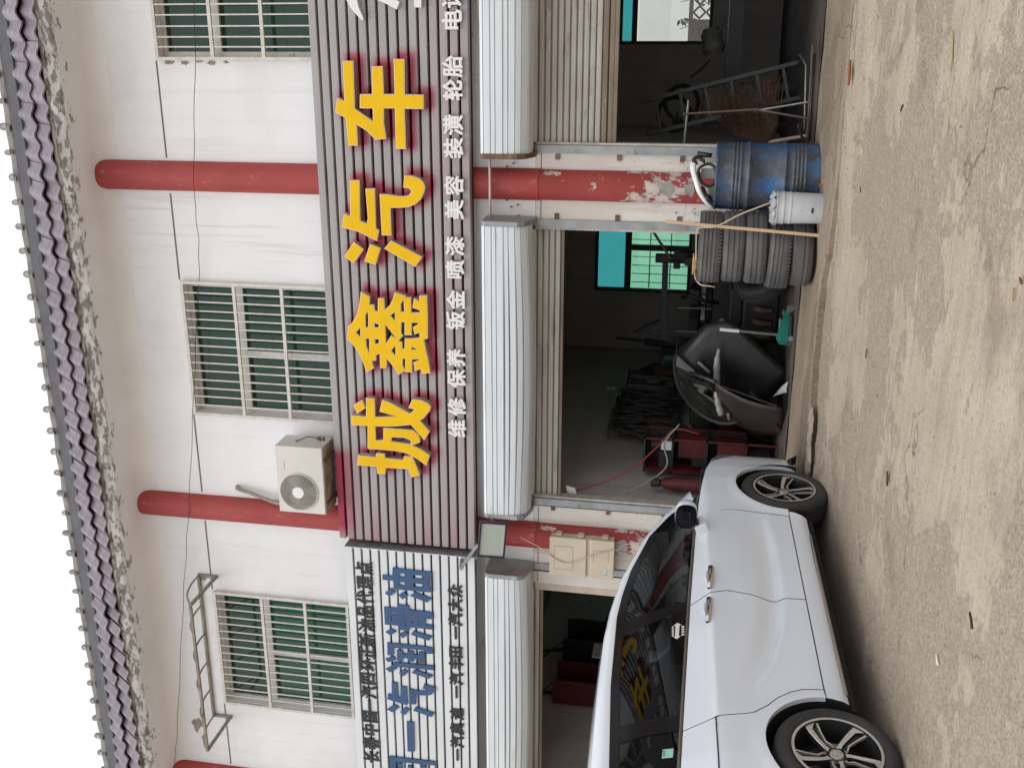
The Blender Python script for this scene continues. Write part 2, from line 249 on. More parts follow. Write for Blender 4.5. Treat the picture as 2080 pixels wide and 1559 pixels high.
# ------------------------------------------------------------------ ground
def mat_concrete(name, c_lo, c_hi, c_dark):
    m, nt, p = base_mat(name)
    tc = N(nt, 'TexCoord')
    def vor(scale, feat='F1', src=None, rnd=1.0):
        v = N(nt, 'TexVoronoi', feature=feat); v.inputs['Scale'].default_value = scale; v.inputs['Randomness'].default_value = rnd
        nt.links.new(src if src is not None else tc.outputs['Object'], v.inputs['Vector']); return v.outputs['Distance']
    mid = noise(nt, 2.6, 9, .70, None, 2); fine = noise(nt, 46, 6, .7, None, 3)
    c = mix(nt, ramp(nt, mid, .33, .67), c_lo, c_hi)
    # trowel and drag marks running along the front of the shop
    st = math_(nt, 'MULTIPLY', ramp(nt, noise(nt, 1.6, 8, .66, (.55, 5.5, 1), 4), .47, .68), .30)
    c = mix(nt, st, c, c_dark)
    st2 = math_(nt, 'MULTIPLY', ramp(nt, noise(nt, 2.2, 7, .62, (.45, 7.0, 1), 17), .52, .68), .20)
    c = mix(nt, st2, c, tuple(min(.75, v*1.22) for v in c_hi))
    # skin worn off down to the aggregate, with a ragged hard edge
    w0 = math_(nt, 'ADD', math_(nt, 'MULTIPLY', noise(nt, .62, 10, .62, (1, 1.25, 1), 1), .85), math_(nt, 'MULTIPLY', noise(nt, 7, 4, .6, None, 31), .15))
    worn = ramp(nt, w0, .498, .512)
    peb = ramp(nt, vor(55), .12, .48)
    agg = mix(nt, peb, c_dark, mix(nt, ramp(nt, noise(nt, 22, 4, .7, None, 9), .40, .62), c_lo, tuple(v*.72 for v in c_lo)))
    c = mix(nt, math_(nt, 'MULTIPLY', worn, .72), c, agg)
    rim = ramp(nt, math_(nt, 'ABSOLUTE', math_(nt, 'SUBTRACT', w0, .500)), .0, .012, (1,1,1,1), (0,0,0,1))
    c = mix(nt, math_(nt, 'MULTIPLY', rim, .35), c, tuple(v*.7 for v in c_dark))
    # speckle
    c = mix(nt, math_(nt, 'MULTIPLY', ramp(nt, fine, .50, .66), .45), c, c_dark)
    c = mix(nt, math_(nt, 'MULTIPLY', ramp(nt, noise(nt, 60, 4, .7, None, 21), .56, .66), .40), c, tuple(min(.7, v*1.35) for v in c_hi))
    # oil and wet stains
    oil = math_(nt, 'MULTIPLY', ramp(nt, noise(nt, 1.15, 6, .62, None, 41), .60, .74), .55)
    c = mix(nt, oil, c, tuple(v*.55 for v in c_dark))
    # hairline cracks
    dv = N(nt, 'Mapping'); nz = N(nt, 'TexNoise'); nz.inputs['Scale'].default_value = 2.2; nz.inputs['Detail'].default_value = 6
    nt.links.new(tc.outputs['Object'], nz.inputs['Vector'])
    ad = N(nt, 'VectorMath', operation='MULTIPLY_ADD'); nt.links.new(nz.outputs['Color'], ad.inputs[0]); ad.inputs[1].default_value = (.9, .9, 0); nt.links.new(tc.outputs['Object'], ad.inputs[2])
    crack = ramp(nt, vor(.42, 'DISTANCE_TO_EDGE', ad.outputs[0]), .0012, .0036, (1,1,1,1), (0,0,0,1))
    crack = math_(nt, 'MULTIPLY', crack, ramp(nt, noise(nt, .9, 3, .5, None, 23), .52, .60))
    c = mix(nt, math_(nt, 'MULTIPLY', crack, .75), c, (.07, .055, .042))
    # grit and chips
    grit = math_(nt, 'MULTIPLY', ramp(nt, vor(17), .07, .13, (1,1,1,1), (0,0,0,1)), ramp(nt, noise(nt, 9, 2, .5, None, 12), .55, .62))
    c = mix(nt, math_(nt, 'MULTIPLY', grit, .7), c, (.075, .06, .045))
    chip = math_(nt, 'MULTIPLY', ramp(nt, vor(31), .08, .14, (1,1,1,1), (0,0,0,1)), ramp(nt, noise(nt, 5, 2, .5, None, 15), .58, .64))
    c = mix(nt, math_(nt, 'MULTIPLY', chip, .8), c, (.58, .54, .47))
    setcol(nt, p, c); p.inputs['Roughness'].default_value = .9; p.inputs['Specular IOR Level'].default_value = .25
    h = math_(nt, 'SUBTRACT', math_(nt, 'ADD', math_(nt, 'MULTIPLY', fine, .4), math_(nt, 'MULTIPLY', mid, .5)), math_(nt, 'ADD', math_(nt, 'MULTIPLY', worn, .35), math_(nt, 'MULTIPLY', crack, .6)))
    h = math_(nt, 'ADD', h, math_(nt, 'MULTIPLY', math_(nt, 'MULTIPLY', peb, worn), .2))
    bump(nt, p, h, .6, .012)
    return m
m_yard = mat_concrete('yard_concrete', (.385,.316,.245), (.490,.415,.330), (.165,.130,.095))
m_apron = mat_concrete('apron_concrete', (.255,.200,.148), (.340,.278,.212), (.115,.085,.062))

def gz(x, y):
    z = -.165+.042*(y+1.77)
    if y < -14: z = -.165+.042*(-14+1.77)
    if y > -1.9:
        t = min(1, (y+1.9)/.55); t = t*t*(3-2*t)
        side = interp(x, [-6,-3.4,-2.9,-1.6,-1.0,-.3,3], [-.085,-.085,-.115,-.115,-.085,-.066,-.066])
        z = lerp(z, side, t)
    return z
xs = [-600,-150,-50,-25]+list(np.arange(-16, 12.01, .25))+[20,50,150,600]
ys = [-600,-150,-50,-25]+list(np.arange(-14, -.59, .2))
g = B().grid([[(x, y, gz(x, y)+(.004*math.sin(x*2.1+y*1.3)+.003*math.sin(x*5.3-y*3.7) if -16 < x < 12 and y > -14 else 0)) for x in xs] for y in ys], flip=True)
tag(g.build('yard_ground', m_yard, smooth=True, fix=False), kind='structure')
bk = B().grid([[(x, y, -.3) for x in (-600, -20, 12, 600)] for y in (-.62, 6.2, 30, 600)], flip=True)
tag(bk.build('ground_behind', m_yard, fix=False), kind='structure')

# apron: a thin slab with a broken front edge
ex_ = [(-13,-1.20),(-6,-1.22),(-4.1,-1.20),(-3.45,-1.22),(-3.2,-1.21),(-3.05,-1.10),(-2.75,-.97),(-2.57,-.92),(-2.2,-.90),(-1.8,-.92),(-1.66,-1.0),(-1.55,-1.12),(-1.3,-1.22),(-1.08,-1.26),(-.6,-1.25),(-.05,-1.21),(.6,-1.2),(1.6,-1.2),(7,-1.2)]
a = B(); N_ = 220; rows = []
for k, t in enumerate([0, 0, .02, .06, .3, .6, 1.0]):
    row = []
    for i in range(N_+1):
        x = lerp(-13, 7, i/N_); ye = interp(x, [q[0] for q in ex_], [q[1] for q in ex_])+.012*math.sin(x*17)+.008*math.sin(x*41+1)
        y = lerp(ye, .02, t); z = lerp(-.052, -.004, t)-(.014 if k == 1 else 0)+.003*math.sin(x*9+t*5)
        if k == 0: z = -.3
        row.append((x, y+(.0 if k else .006), z))
    rows.append(row)
a.grid(rows, flip=True)
tag(a.build('apron_slab', m_apron, smooth=35, fix=False), kind='structure')
m_mortar = M('mortar_lump', (.42,.37,.30), (.30,.26,.21), 9, rough=.95, bmp=.8, bscale=30)
lump = B(); ctr = crspline([(-4.2,-1.255,-.052),(-3.7,-1.25,-.05),(-3.3,-1.24,-.045),(-3.05,-1.17,-.043),(-2.82,-1.06,-.05)], 10); rw = []
for i, c_ in enumerate(ctr):
    w = .062+.022*math.sin(i*.55+1)+.012*math.sin(i*1.9)+.010*random.random(); hh = .0155+.003*math.sin(i*1.3)+.003*random.random()
    if i in (0, len(ctr)-1): w *= .4; hh *= .3
    rw.append([(c_.x+.01*math.sin(i*3), c_.y+w*math.cos(q)*1.3, c_.z-.03+hh*math.sin(q)**.6*1.6+.003*random.random()) for q in np.linspace(0, math.pi, 9)])
lump.grid(rw); tag(lump.build('mortar_ramp', m_mortar, smooth=True), 'rough pale mortar fillet smeared along the broken step edge', 'mortar')

# interior floor
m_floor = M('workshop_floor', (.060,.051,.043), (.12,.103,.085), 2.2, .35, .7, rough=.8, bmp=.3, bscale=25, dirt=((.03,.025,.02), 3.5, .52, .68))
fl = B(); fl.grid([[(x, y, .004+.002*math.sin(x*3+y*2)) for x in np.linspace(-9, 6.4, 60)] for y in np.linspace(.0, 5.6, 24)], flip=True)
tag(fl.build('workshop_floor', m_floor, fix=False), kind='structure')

# ------------------------------------------------------------------ building
def mat_wall(name, c, c2, streak=.35, dirtc=(.42,.38,.33), bmp=.15, splash=None):
    m, nt, p = base_mat(name)
    k = mix(nt, ramp(nt, noise(nt, 1.3, 6, .6, None, 1), .35, .7), c, c2)
    k = mix(nt, math_(nt, 'MULTIPLY', ramp(nt, noise(nt, 2.2, 7, .6, (5, 5, .25), 3), .53, .80), streak), k, dirtc)
    k = mix(nt, math_(nt, 'MULTIPLY', ramp(nt, noise(nt, 11, 7, .7, None, 6), .66, .72), .35), k, dirtc)
    k = mix(nt, math_(nt, 'MULTIPLY', ramp(nt, noise(nt, .8, 8, .66, (1, 1, 1.6), 13), .52, .72), .35), k, tuple(lerp(a_, b_, .45) for a_, b_ in zip(c2, dirtc)))
    k = mix(nt, math_(nt, 'MULTIPLY', math_(nt, 'MULTIPLY', ramp(nt, noise(nt, 5.5, 6, .6, (4, 4, .12), 19), .56, .72), ramp(nt, noise(nt, .5, 4, .6, None, 25), .50, .66)), .5), k, dirtc)
    if splash:                                     # mud thrown up from the yard, thinning out with height
        mr = N(nt, 'MapRange'); nt.links.new(sepz(nt)[2], mr.inputs[0]); mr.inputs[1].default_value, mr.inputs[2].default_value, mr.inputs[3].default_value, mr.inputs[4].default_value = splash
        sp_ = ramp(nt, math_(nt, 'ADD', noise(nt, 26, 7, .75, None, 33), mr.outputs[0]), .60, .66)
        k = mix(nt, math_(nt, 'MULTIPLY', sp_, .75), k, (.13,.11,.095))
    setcol(nt, p, k); p.inputs['Roughness'].default_value = .85; p.inputs['Specular IOR Level'].default_value = .25
    bump(nt, p, noise(nt, 35, 5, .6, None, 8), bmp, .004)
    return m
m_wall = mat_wall('white_wall_paint', (.815,.82,.835), (.775,.775,.785), .16)
m_pier = mat_wall('dirty_pier_paint', (.74,.70,.655), (.64,.59,.54), .55, (.25,.20,.16), .3, (.5, 1.9, .10, -.07))
m_inner = mat_wall('workshop_wall', (.52,.495,.475), (.40,.38,.36), .5, (.22,.19,.17))
def mat_peel(name, paint, paint2, under, scale, lo, hi, zfade=None, stretch=None, axis=2, seed=0):
    m, nt, p = base_mat(name)
    k = mix(nt, ramp(nt, noise(nt, 2.5, 6, .6, None, 2), .35, .7), paint, paint2)
    fac = noise(nt, scale, 9, .68, stretch, 4+seed)
    if zfade:
        s = sepz(nt)[axis]; mr = N(nt, 'MapRange'); mr.clamp = True; nt.links.new(s, mr.inputs[0])
        mr.inputs[1].default_value, mr.inputs[2].default_value, mr.inputs[3].default_value, mr.inputs[4].default_value = zfade
        fac = math_(nt, 'ADD', fac, mr.outputs[0])
    mask = ramp(nt, fac, lo, hi)
    u = mix(nt, ramp(nt, noise(nt, 14, 6, .6, None, 9), .4, .65), under, tuple(v*.62 for v in under))
    setcol(nt, p, mix(nt, mask, k, u)); p.inputs['Roughness'].default_value = .8
    inv = math_(nt, 'SUBTRACT', 1.0, mask); bump(nt, p, inv, .6, .004)
    return m
m_soffit = mat_peel('peeling_soffit', (.815,.81,.81), (.755,.745,.74), (.36,.34,.315), 5.5, .600, .612, (-.46, -.16, .080, -.15), (1,1.6,1), 1)
m_col_up = M('red_column_paint', (.37,.052,.047), (.325,.044,.040), 3, rough=.6, dirt=((.47,.17,.14), 9, .60, .74, (2,2,.7)), bmp=.2, bscale=30)
m_col_lo = mat_peel('peeling_red_column', (.36,.052,.047), (.29,.042,.038), (.60,.51,.46), 5.2, .555, .575, (1.3, 2.5, .055, -.055), (1.2,1.2,.8))
m_groove = M('groove_shadow_joint', (.16,.15,.145), rough=.9)

bld = thing('shop_building', (-1.2, 0, 0), 'white two-storey shop building with red columns and purple tiled eaves', 'building')
def P_(b, name, mat, **k): 
    o = b.build(name, mat, None, **k); o.parent = bld; o.matrix_parent_inverse = Matrix.Translation((1.2, 0, 0)); return o
XL, XR = -12.0, 6.2
cols = [-11.72, -8.22, -4.72, -1.215, 2.285, 5.785]
wins = [(-10.7,-9.3),(-7.16,-5.755),(-3.63,-2.265),(-.128,1.25),(3.35,4.75)]     # upper windows, x ranges
WZ0, WZ1, TH = 4.05, 5.955, .24
w = B()
w.box(XL, XR, 0, TH, WZ1, 6.75); w.box(XL, XR, 0, TH, 2.40, WZ0)
xe = [XL]+[v for q in wins for v in q]+[XR]
for i in range(0, len(xe), 2): w.box(xe[i], xe[i+1], 0, TH, WZ0, WZ1)
P_(w, 'upper_wall', m_wall)
# piers between the bays
piers = [(-12.0,-11.35),(-8.55,-7.92),(-5.27,-4.40),(-1.575,-.86),(1.95,2.62),(5.43,6.2)]
for x0, x1 in piers: P_(B().box(x0, x1, .0, TH, -.02, 2.398), 'pier', m_pier)
# joint line in the render
segs = [XL]+[v for c in cols for v in (c-.17, c+.17)]+[XR]
for i in range(0, len(segs)-1, 2):
    x0, x1 = segs[i], segs[i+1]
    for a_, b_ in [(x0, x1)]:
        cuts = [a_]+[v for q in wins for v in (q[0]-.03, q[1]+.03) if a_ < v < b_]+[b_]
        for j in range(0, len(cuts)-1, 2): P_(B().box(cuts[j], cuts[j+1], -.003, .01, 5.985, 6.0), 'wall_joint', m_groove)
for x0, x1 in piers: P_(B().box(x0+.01, x1-.01, -.003, .01, 2.345, 2.352), 'pier_joint', m_groove)
# engaged round columns
def half_col(z0, z1, r, n=18, nz=2):
    rows = []
    for z in np.linspace(z0, z1, nz): rows.append([(r*math.cos(t), -r*.85*math.sin(t), z) for t in np.linspace(0, math.pi, n)])
    b = B().grid(rows); return b
c_up = half_col(2.36, 6.74, .143); c_lo = half_col(-.03, 2.36, .137)
for i, cx in enumerate(cols):
    for bb, mm, nm in ((c_up, m_col_up, 'column'), (c_lo, m_col_lo, 'lower_column')):
        o = bb.build(nm, mm, None, smooth=True); o.parent = bld; o.location = (cx+1.2, 0, 0)
# cement patch repairs on the lower column
m_patch = M('cement_patch', (.36,.34,.31), (.24,.225,.20), 12, rough=.95, bmp=.4)
for (cx, zc, w_, h_) in ((-1.215, 1.23, .075, .075), (-1.215, 1.03, .06, .05), (-4.72, 1.52, .07, .09)):
    rows = []
    for s in np.linspace(0, 1, 7):
        rows.append([((.1385*math.cos(t_))+cx, -.1385*.85*math.sin(t_)-.002, zc+h_*(2*s-1)*(.85+.15*math.sin(5*t_+s*3))) for t_ in np.linspace(math.pi/2-w_/.137*(.9+.2*math.sin(s*7)), math.pi/2+w_/.137*(.8+.3*math.sin(s*5+1)), 10)])
    P_(B().grid(rows), 'cement_patch', m_patch, smooth=True)
# soffit with its cove
prof = [(0,6.50)]+[(-.13+.13*math.cos(t), 6.555+.145*math.sin(t)) for t in np.linspace(0, math.pi/2, 8)]+[(-.30,6.702),(-.455,6.703)]
sf = B().grid([[(x, y-.001, z) for y, z in prof] for x in np.linspace(XL, XR, 90)])
P_(sf, 'soffit', m_soffit, smooth=50)
# roof
m_mortar_f = mat_peel('flaking_fascia', (.62,.60,.575), (.46,.44,.41), (.25,.235,.215), 9.5, .50, .53, None, (.8,1,2))
def mat_tile():
    m, nt, p = base_mat('purple_glazed_tile')
    oi = N(nt, 'ObjectInfo')
    k = mix(nt, oi.outputs['Random'], (.285,.225,.262), (.185,.150,.172))
    k = mix(nt, ramp(nt, noise(nt, 9, 6, .65, None, 3), .46, .72), k, (.105,.085,.098))
    k = mix(nt, math_(nt, 'MULTIPLY', ramp(nt, noise(nt, 16, 5, .7, None, 8), .62, .72), .6), k, (.36,.34,.33))
    setcol(nt, p, k); p.inputs['Roughness'].default_value = .34; bump(nt, p, noise(nt, 30, 4, .6, None, 5), .2, .004); return m
m_tile = mat_tile() if True else M('purple_glazed_tile', (.330,.268,.300), (.235,.18,.21), 3.0, .35, .7, rough=.30, dirt=((.13,.10,.11), 6, .62, .8), spec=.5)
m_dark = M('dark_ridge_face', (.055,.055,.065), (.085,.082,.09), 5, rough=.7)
m_ridge = M('grey_ridge_mortar', (.20,.19,.175), (.32,.30,.28), 8, rough=.9, bmp=.6, bscale=25)
m_pale = M('pale_ridge_mortar', (.50,.48,.45), (.36,.34,.31), 14, rough=.9)
roof = bpy.data.objects.new('roof', None); COL.objects.link(roof); roof.parent = bld; roof.location = (1.2, 0, 0)
fb = B(); rows = []
for i, x in enumerate(np.linspace(XL, XR, 420)):
    lump_ = .010*math.sin(x*9.1)+.008*math.sin(x*23+1)+.006*random.random()
    rows.append([(x, -.456, 6.700+.004*math.sin(x*31)), (x, -.462-lump_*.4, 6.712), (x, -.470-lump_, 6.745), (x, -.478-lump_, 6.79), (x, -.478-lump_*.5, 6.815), (x, -.490, 6.828+lump_*.5), (x, -.492, 6.846), (x, -.44, 6.88)])
fb.grid(rows); fb.build('mortar_fascia', m_mortar_f, roof, smooth=True)
th = R(57); sl = Vector((0, math.cos(th), math.sin(th))); nn = Vector((0, -math.sin(th), math.cos(th)))
TWD = .182
def tile_mesh(ln):
    b = B(); nx = 9
    def pt(s, t, up): 
        h = .034*(.5-.5*math.cos(2*math.pi*(s+.08)))**1.15
        q = sl*t+nn*(h+up-.012*t/ln); return (s*TWD*1.01, q.y, q.z)
    top = [[pt(i/(nx-1), t*ln, .016) for i in range(nx)] for t in (0, .5, 1)]
    bot = [[pt(i/(nx-1), t*ln, .0) for i in range(nx)] for t in (0, 1)]
    b.grid(top); b.grid(bot, flip=True); b.grid([bot[0], top[0]])
    return b
tb = tile_mesh(.31); t0 = None; kx = int((XR-XL)/TWD)
base_o = Vector((0, -.498, 6.822))
for r_ in range(2):
    for i in range(kx):
        p0 = base_o+sl*(.262*r_)+nn*(.028*r_); x = XL+i*TWD
        loc = (x, p0.y+random.uniform(-.009, .009), p0.z+random.uniform(-.009, .009))
        if t0 is None: t0 = tb.build('roof_tile', m_tile, roof, smooth=60); t0.location = loc
        else: copy_of(t0, roof, loc)
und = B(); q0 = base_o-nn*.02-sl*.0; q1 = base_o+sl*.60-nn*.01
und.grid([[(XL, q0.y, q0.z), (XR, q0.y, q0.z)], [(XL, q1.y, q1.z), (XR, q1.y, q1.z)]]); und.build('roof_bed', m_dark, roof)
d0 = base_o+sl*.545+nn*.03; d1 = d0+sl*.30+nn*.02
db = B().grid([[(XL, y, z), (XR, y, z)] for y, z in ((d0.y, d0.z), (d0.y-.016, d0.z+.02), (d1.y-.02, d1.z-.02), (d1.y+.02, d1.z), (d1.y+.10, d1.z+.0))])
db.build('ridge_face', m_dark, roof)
rb = B(); rows = []
for x in np.linspace(XL, XR, 300):
    e = .006*math.sin(x*13)+.004*random.random()
    rows.append([(x, d1.y-.015-e, d1.z-.02), (x, d1.y-.02-e, d1.z+.035), (x, d1.y+.02, d1.z+.065+e), (x, d1.y+.09, d1.z+.07), (x, d1.y+.3, d1.z-.2)])
rb.grid(rows); rb.build('ridge_mortar', m_ridge, roof, smooth=True)
cb = B(); cb.lathe([(.001,.05),(.022,.045),(.032,.025),(.030,0),(.034,-.06)], 10)
cap0 = None; k = 0; x = XL+.05
while x < XR:
    loc = (x, d1.y-.005+random.uniform(-.01,.01), d1.z+.052+random.uniform(-.008,.008))
    if cap0 is None: cap0 = cb.build('ridge_knob', m_ridge, roof, smooth=True); o = cap0; o.location = loc
    else: o = copy_of(cap0, roof, loc)
    o.scale = (random.uniform(.85,1.2), 1.1, random.uniform(.8,1.15)); o.rotation_euler.y = random.uniform(-.15,.15)
    if random.random() < .8:
        pt_ = B().box(x-.012, x+.03, d1.y-.045, d1.y+.0, d1.z+.018, d1.z+.060); pt_.build('mortar_dab', m_pale, roof, bevel=.006)
    x += .243
# roof deck behind and upper floor room
rm = B(); rm.box(XL, XR, .24, 4.6, 6.60, 6.75); rm.box(XL, XR, d1.y+.05, .5, 6.76, d1.z-.01)
P_(rm, 'roof_deck', M('roof_deck_concrete', (.25,.24,.23), rough=.9))
ri = B(); ri.box(XL, XR, 3.2, 3.3, 3.02, 6.6); P_(ri, 'upper_room_wall', m_inner)
# intermediate slab, partitions, back wall with windows
ce = B(); ce.box(XL+.02, XR-.02, TH+.003, 5.9, 2.862, 3.0); ce.box(XL+.02, XR-.02, TH+.003, .5, 2.42, 2.860)
P_(ce, 'floor_slab', M('slab_underside', (.25,.24,.225), (.18,.17,.16), 2, rough=.9))
for x0, x1 in ((-11.6,-11.4),(-8.20,-8.0),(-4.62,-4.36),(-1.27,-1.1),(2.2,2.4),(5.6,5.8)):
    P_(B().box(x0, x1, TH+.001, 5.598, 0, 2.86), 'partition', m_inner)
bwin = [(-7.6,-6.4,1.02,2.42),(-3.495,-2.10,1.02,2.42),(-.025,1.30,.91,2.17),(3.2,4.5,1.0,2.4)]
bw = B(); xe = [XL]+[v for q in bwin for v in q[:2]]+[XR]
for i in range(0, len(xe), 2): bw.box(xe[i], xe[i+1], 5.6, 5.84, -.3, 2.86)
for x0, x1, z0, z1 in bwin: bw.box(x0, x1, 5.6, 5.84, -.3, z0); bw.box(x0, x1, 5.6, 5.84, z1, 2.86)
P_(bw, 'back_wall', m_inner)
# ------------------------------------------------------------------ upper windows with aluminium frames and burglar bars
m_alu = M('window_aluminium', (.62,.60,.57), (.52,.50,.47), 8, rough=.45, dirt=((.30,.25,.20), 9, .6, .75))
m_bar = M('burglar_bar_paint', (.66,.63,.58), (.55,.51,.46), 14, rough=.5, dirt=((.33,.24,.17), 20, .6, .72))
def mat_glass(name, col, tint, tr=.25):
    m, nt, p = base_mat(name)
    g = N(nt, 'BsdfGlossy'); g.inputs['Roughness'].default_value = .02; g.inputs['Color'].default_value = (.9,.95,.95,1)
    t = N(nt, 'BsdfTransparent'); t.inputs['Color'].default_value = (*tint, 1)
    d = N(nt, 'BsdfDiffuse'); d.inputs['Color'].default_value = (*col, 1)
    m1 = N(nt, 'MixShader'); m1.inputs[0].default_value = 1-tr; nt.links.new(t.outputs[0], m1.inputs[1]); nt.links.new(d.outputs[0], m1.inputs[2])
    fr = N(nt, 'Fresnel'); fr.inputs[0].default_value = 1.45
    m2 = N(nt, 'MixShader'); nt.links.new(fr.outputs[0], m2.inputs[0]); nt.links.new(m1.outputs[0], m2.inputs[1]); nt.links.new(g.outputs[0], m2.inputs[2])
    nt.links.new(m2.outputs[0], nt.nodes['Material Output'].inputs['Surface'])
    return m
m_green = mat_glass('green_window_glass', (.030,.085,.062), (.10,.28,.22), .40)
m_green2 = mat_glass('brighter_green_glass', (.035,.13,.085), (.12,.35,.24), .35)
m_curt = M('green_curtain', (.05,.16,.11), (.035,.11,.08), 4, rough=.9, stretch=(8,1,.3))
for wi, (x0, x1) in enumerate(wins):
    z0, z1 = WZ0, WZ1
    fr = B(); f = .05
    yy0, yy1 = .07, .12
    fr.box(x0, x0+f, yy0, yy1, z0, z1); fr.box(x1-f, x1, yy0, yy1, z0, z1); fr.box(x0+f, x1-f, yy0, yy1, z1-f, z1); fr.box(x0+f, x1-f, yy0, yy1, z0, z0+f)
    zt = 5.40; xm = x0+(x1-x0)*.47
    fr.box(x0+f, x1-f, yy0, yy1, zt-.035, zt+.035); fr.box(xm-.028, xm+.028, yy0-.012, yy1-.012, z0+f, zt-.036)
    wo = fr.build('window', m_alu, None); wo.parent = bld; wo.location = (1.2, 0, 0)
    for k_, (a0, a1, b0, b1, yy) in enumerate(((x0+f, x1-f, zt+.036, z1-f, .095), (x0+f, xm-.03, z0+f, zt-.036, .10), (xm+.03, x1-f, z0+f, zt-.036, .085))):
        B().box(a0, a1, yy, yy+.006, b0, b1).build('pane', m_green2 if (wi == 1 and k_ > 0) else m_green, wo)
    if wi in (1, 2):
        cu = B(); n_ = 46; xa, xb = (x0+.1, xm-.02) if wi == 1 else (xm, x1-.1)
        cu.grid([[(lerp(xa, xb, i/n_), .30+.025*math.sin(i*1.9), z) for i in range(n_+1)] for z in (z0, z1)]); cu.build('curtain', m_curt, wo, smooth=True)
    # burglar grille
    gy = -.035; b_ = B()
    for za in (z1+.0, 5.405, 4.905, 4.42): b_.box(x0-.02, x1+.02, gy-.012, gy+.012, za-.016, za+.016)
    b_.box(x0-.025, x0+.005, gy-.0125, gy+.0125, z0, z1+.016); b_.box(x1-.005, x1+.025, gy-.0125, gy+.0125, z0, z1+.016)
    b_.build('grille_frame', m_bar, wo)
    n_ = 15; bar0 = None
    for i in range(1, n_):
        x = lerp(x0, x1, i/n_)+random.uniform(-.004,.004)
        if bar0 is None: bar0 = B().box(-.0065, .0065, gy-.006, gy+.006, z0, z1-.016).build('grille_bar', m_bar, wo); bar0.location.x = x
        else: copy_of(bar0, wo, (x, 0, 0))
# back windows
m_teal = mat_glass('teal_film_glass', (.10,.42,.42), (.27,.74,.77), .88)
m_mint = mat_glass('mint_film_glass', (.20,.52,.40), (.60,.96,.80), .90)
m_clear = mat_glass('clear_glass', (.6,.6,.6), (.92,.95,.95), .96)
m_dkframe = M('dark_window_frame', (.07,.068,.065), rough=.6)
for wi, (x0, x1, z0, z1) in enumerate(bwin):
    fr = B(); f = .045; zt = 1.94 if wi != 2 else 1.955; xm = lerp(x0, x1, .47) if wi != 2 else x1-.4
    fr.box(x0, x0+f, 5.64, 5.70, z0, z1); fr.box(x1-f, x1, 5.64, 5.70, z0, z1); fr.box(x0+f, x1-f, 5.64, 5.70, z1-f, z1); fr.box(x0+f, x1-f, 5.64, 5.70, z0, z0+f); fr.box(x0+f, x1-f, 5.63, 5.71, zt-.05 if wi != 2 else zt-.03, zt+.04)
    fr.box(xm-.04, xm+.04, 5.635, 5.705, z0+f, zt-.05)
    wo = fr.build('back_window', m_dkframe, None); wo.parent = bld; wo.location = (1.2, 0, 0)
    B().box(x0+f, x1-f, 5.66, 5.665, zt+.04, z1-f).build('pane', m_teal, wo)
    if wi != 2:
        B().box(x0+f, xm-.04, 5.66, 5.665, z0+f, zt-.05).build('pane', m_mint, wo); B().box(xm+.04, x1-f, 5.66, 5.665, z0+f, zt-.05).build('pane', m_mint, wo)
        gb = M('green_bar_paint', (.06,.16,.11), rough=.6)
        for za in (z0+.30, z0+.60): B().box(x0+f, x1-f, 5.73, 5.745, za-.009, za+.009).build('window_bar', gb, wo)
        for i in range(1, 11):
            x = lerp(x0, x1, i/11); B().box(x-.005, x+.005, 5.725, 5.735, z0+f, zt-.06).build('window_bar', gb, wo)
    else: B().box(x0+f, xm-.04, 5.66, 5.665, z0+f, zt-.05).build('pane', m_clear, wo)
# what stands behind the building: a white yard wall and a terracotta lattice screen
m_yw = M('yard_wall_white', (.88,.88,.87), (.84,.84,.83), 2, rough=.9)
yw = B().box(-16, 10, 15.0, 15.2, -.3, 4.4).build('yard_wall', m_yw); tag(yw, 'plain white yard wall beyond the rear windows', 'wall')
m_terra = M('terracotta_lattice', (.30,.16,.12), (.20,.11,.09), 6, rough=.9)
ls = thing('lattice_screen', (.6, 6.9, -.3), 'reddish brown pierced lattice screen behind the workshop window', 'screen')
fb_ = B(); fb_.box(-1.1, -.28, -.06, .06, 0, 1.56); fb_.box(-.28, .9, -.06, .06, 0, .95); fb_.box(-.28, .9, -.06, .06, 1.50, 1.56)
fb_.build('screen_wall', m_terra, ls)
for i in range(6):
    for j in range(3):
        cx, cz, r_ = -.18+i*.19, 1.04+j*.185, .085
        b_ = B(); ring = [(cx+r_*(1-.28*abs(math.sin(2*t)))*math.cos(t), 0, cz+r_*(1-.28*abs(math.sin(2*t)))*math.sin(t)) for t in np.linspace(0, 2*math.pi, 17)]
        b_.tube(ring, .016, 5, caps=False); b_.bar((cx-.095,0,cz),(cx-.06,0,cz),.02); b_.bar((cx+.06,0,cz),(cx+.095,0,cz),.02); b_.bar((cx,0,cz-.095),(cx,0,cz-.06),.02); b_.bar((cx,0,cz+.06),(cx,0,cz+.095),.02)
        b_.build('lattice_block', m_terra, ls)
m_leaf = M('vine_leaf', (.07,.12,.04), (.12,.16,.06), 8, rough=.6)
vine = thing('climbing_plant', (.35, 6.7, -.3), 'thin leafy creeper growing in front of the lattice screen', 'plant')
b_ = B(); lf = B()
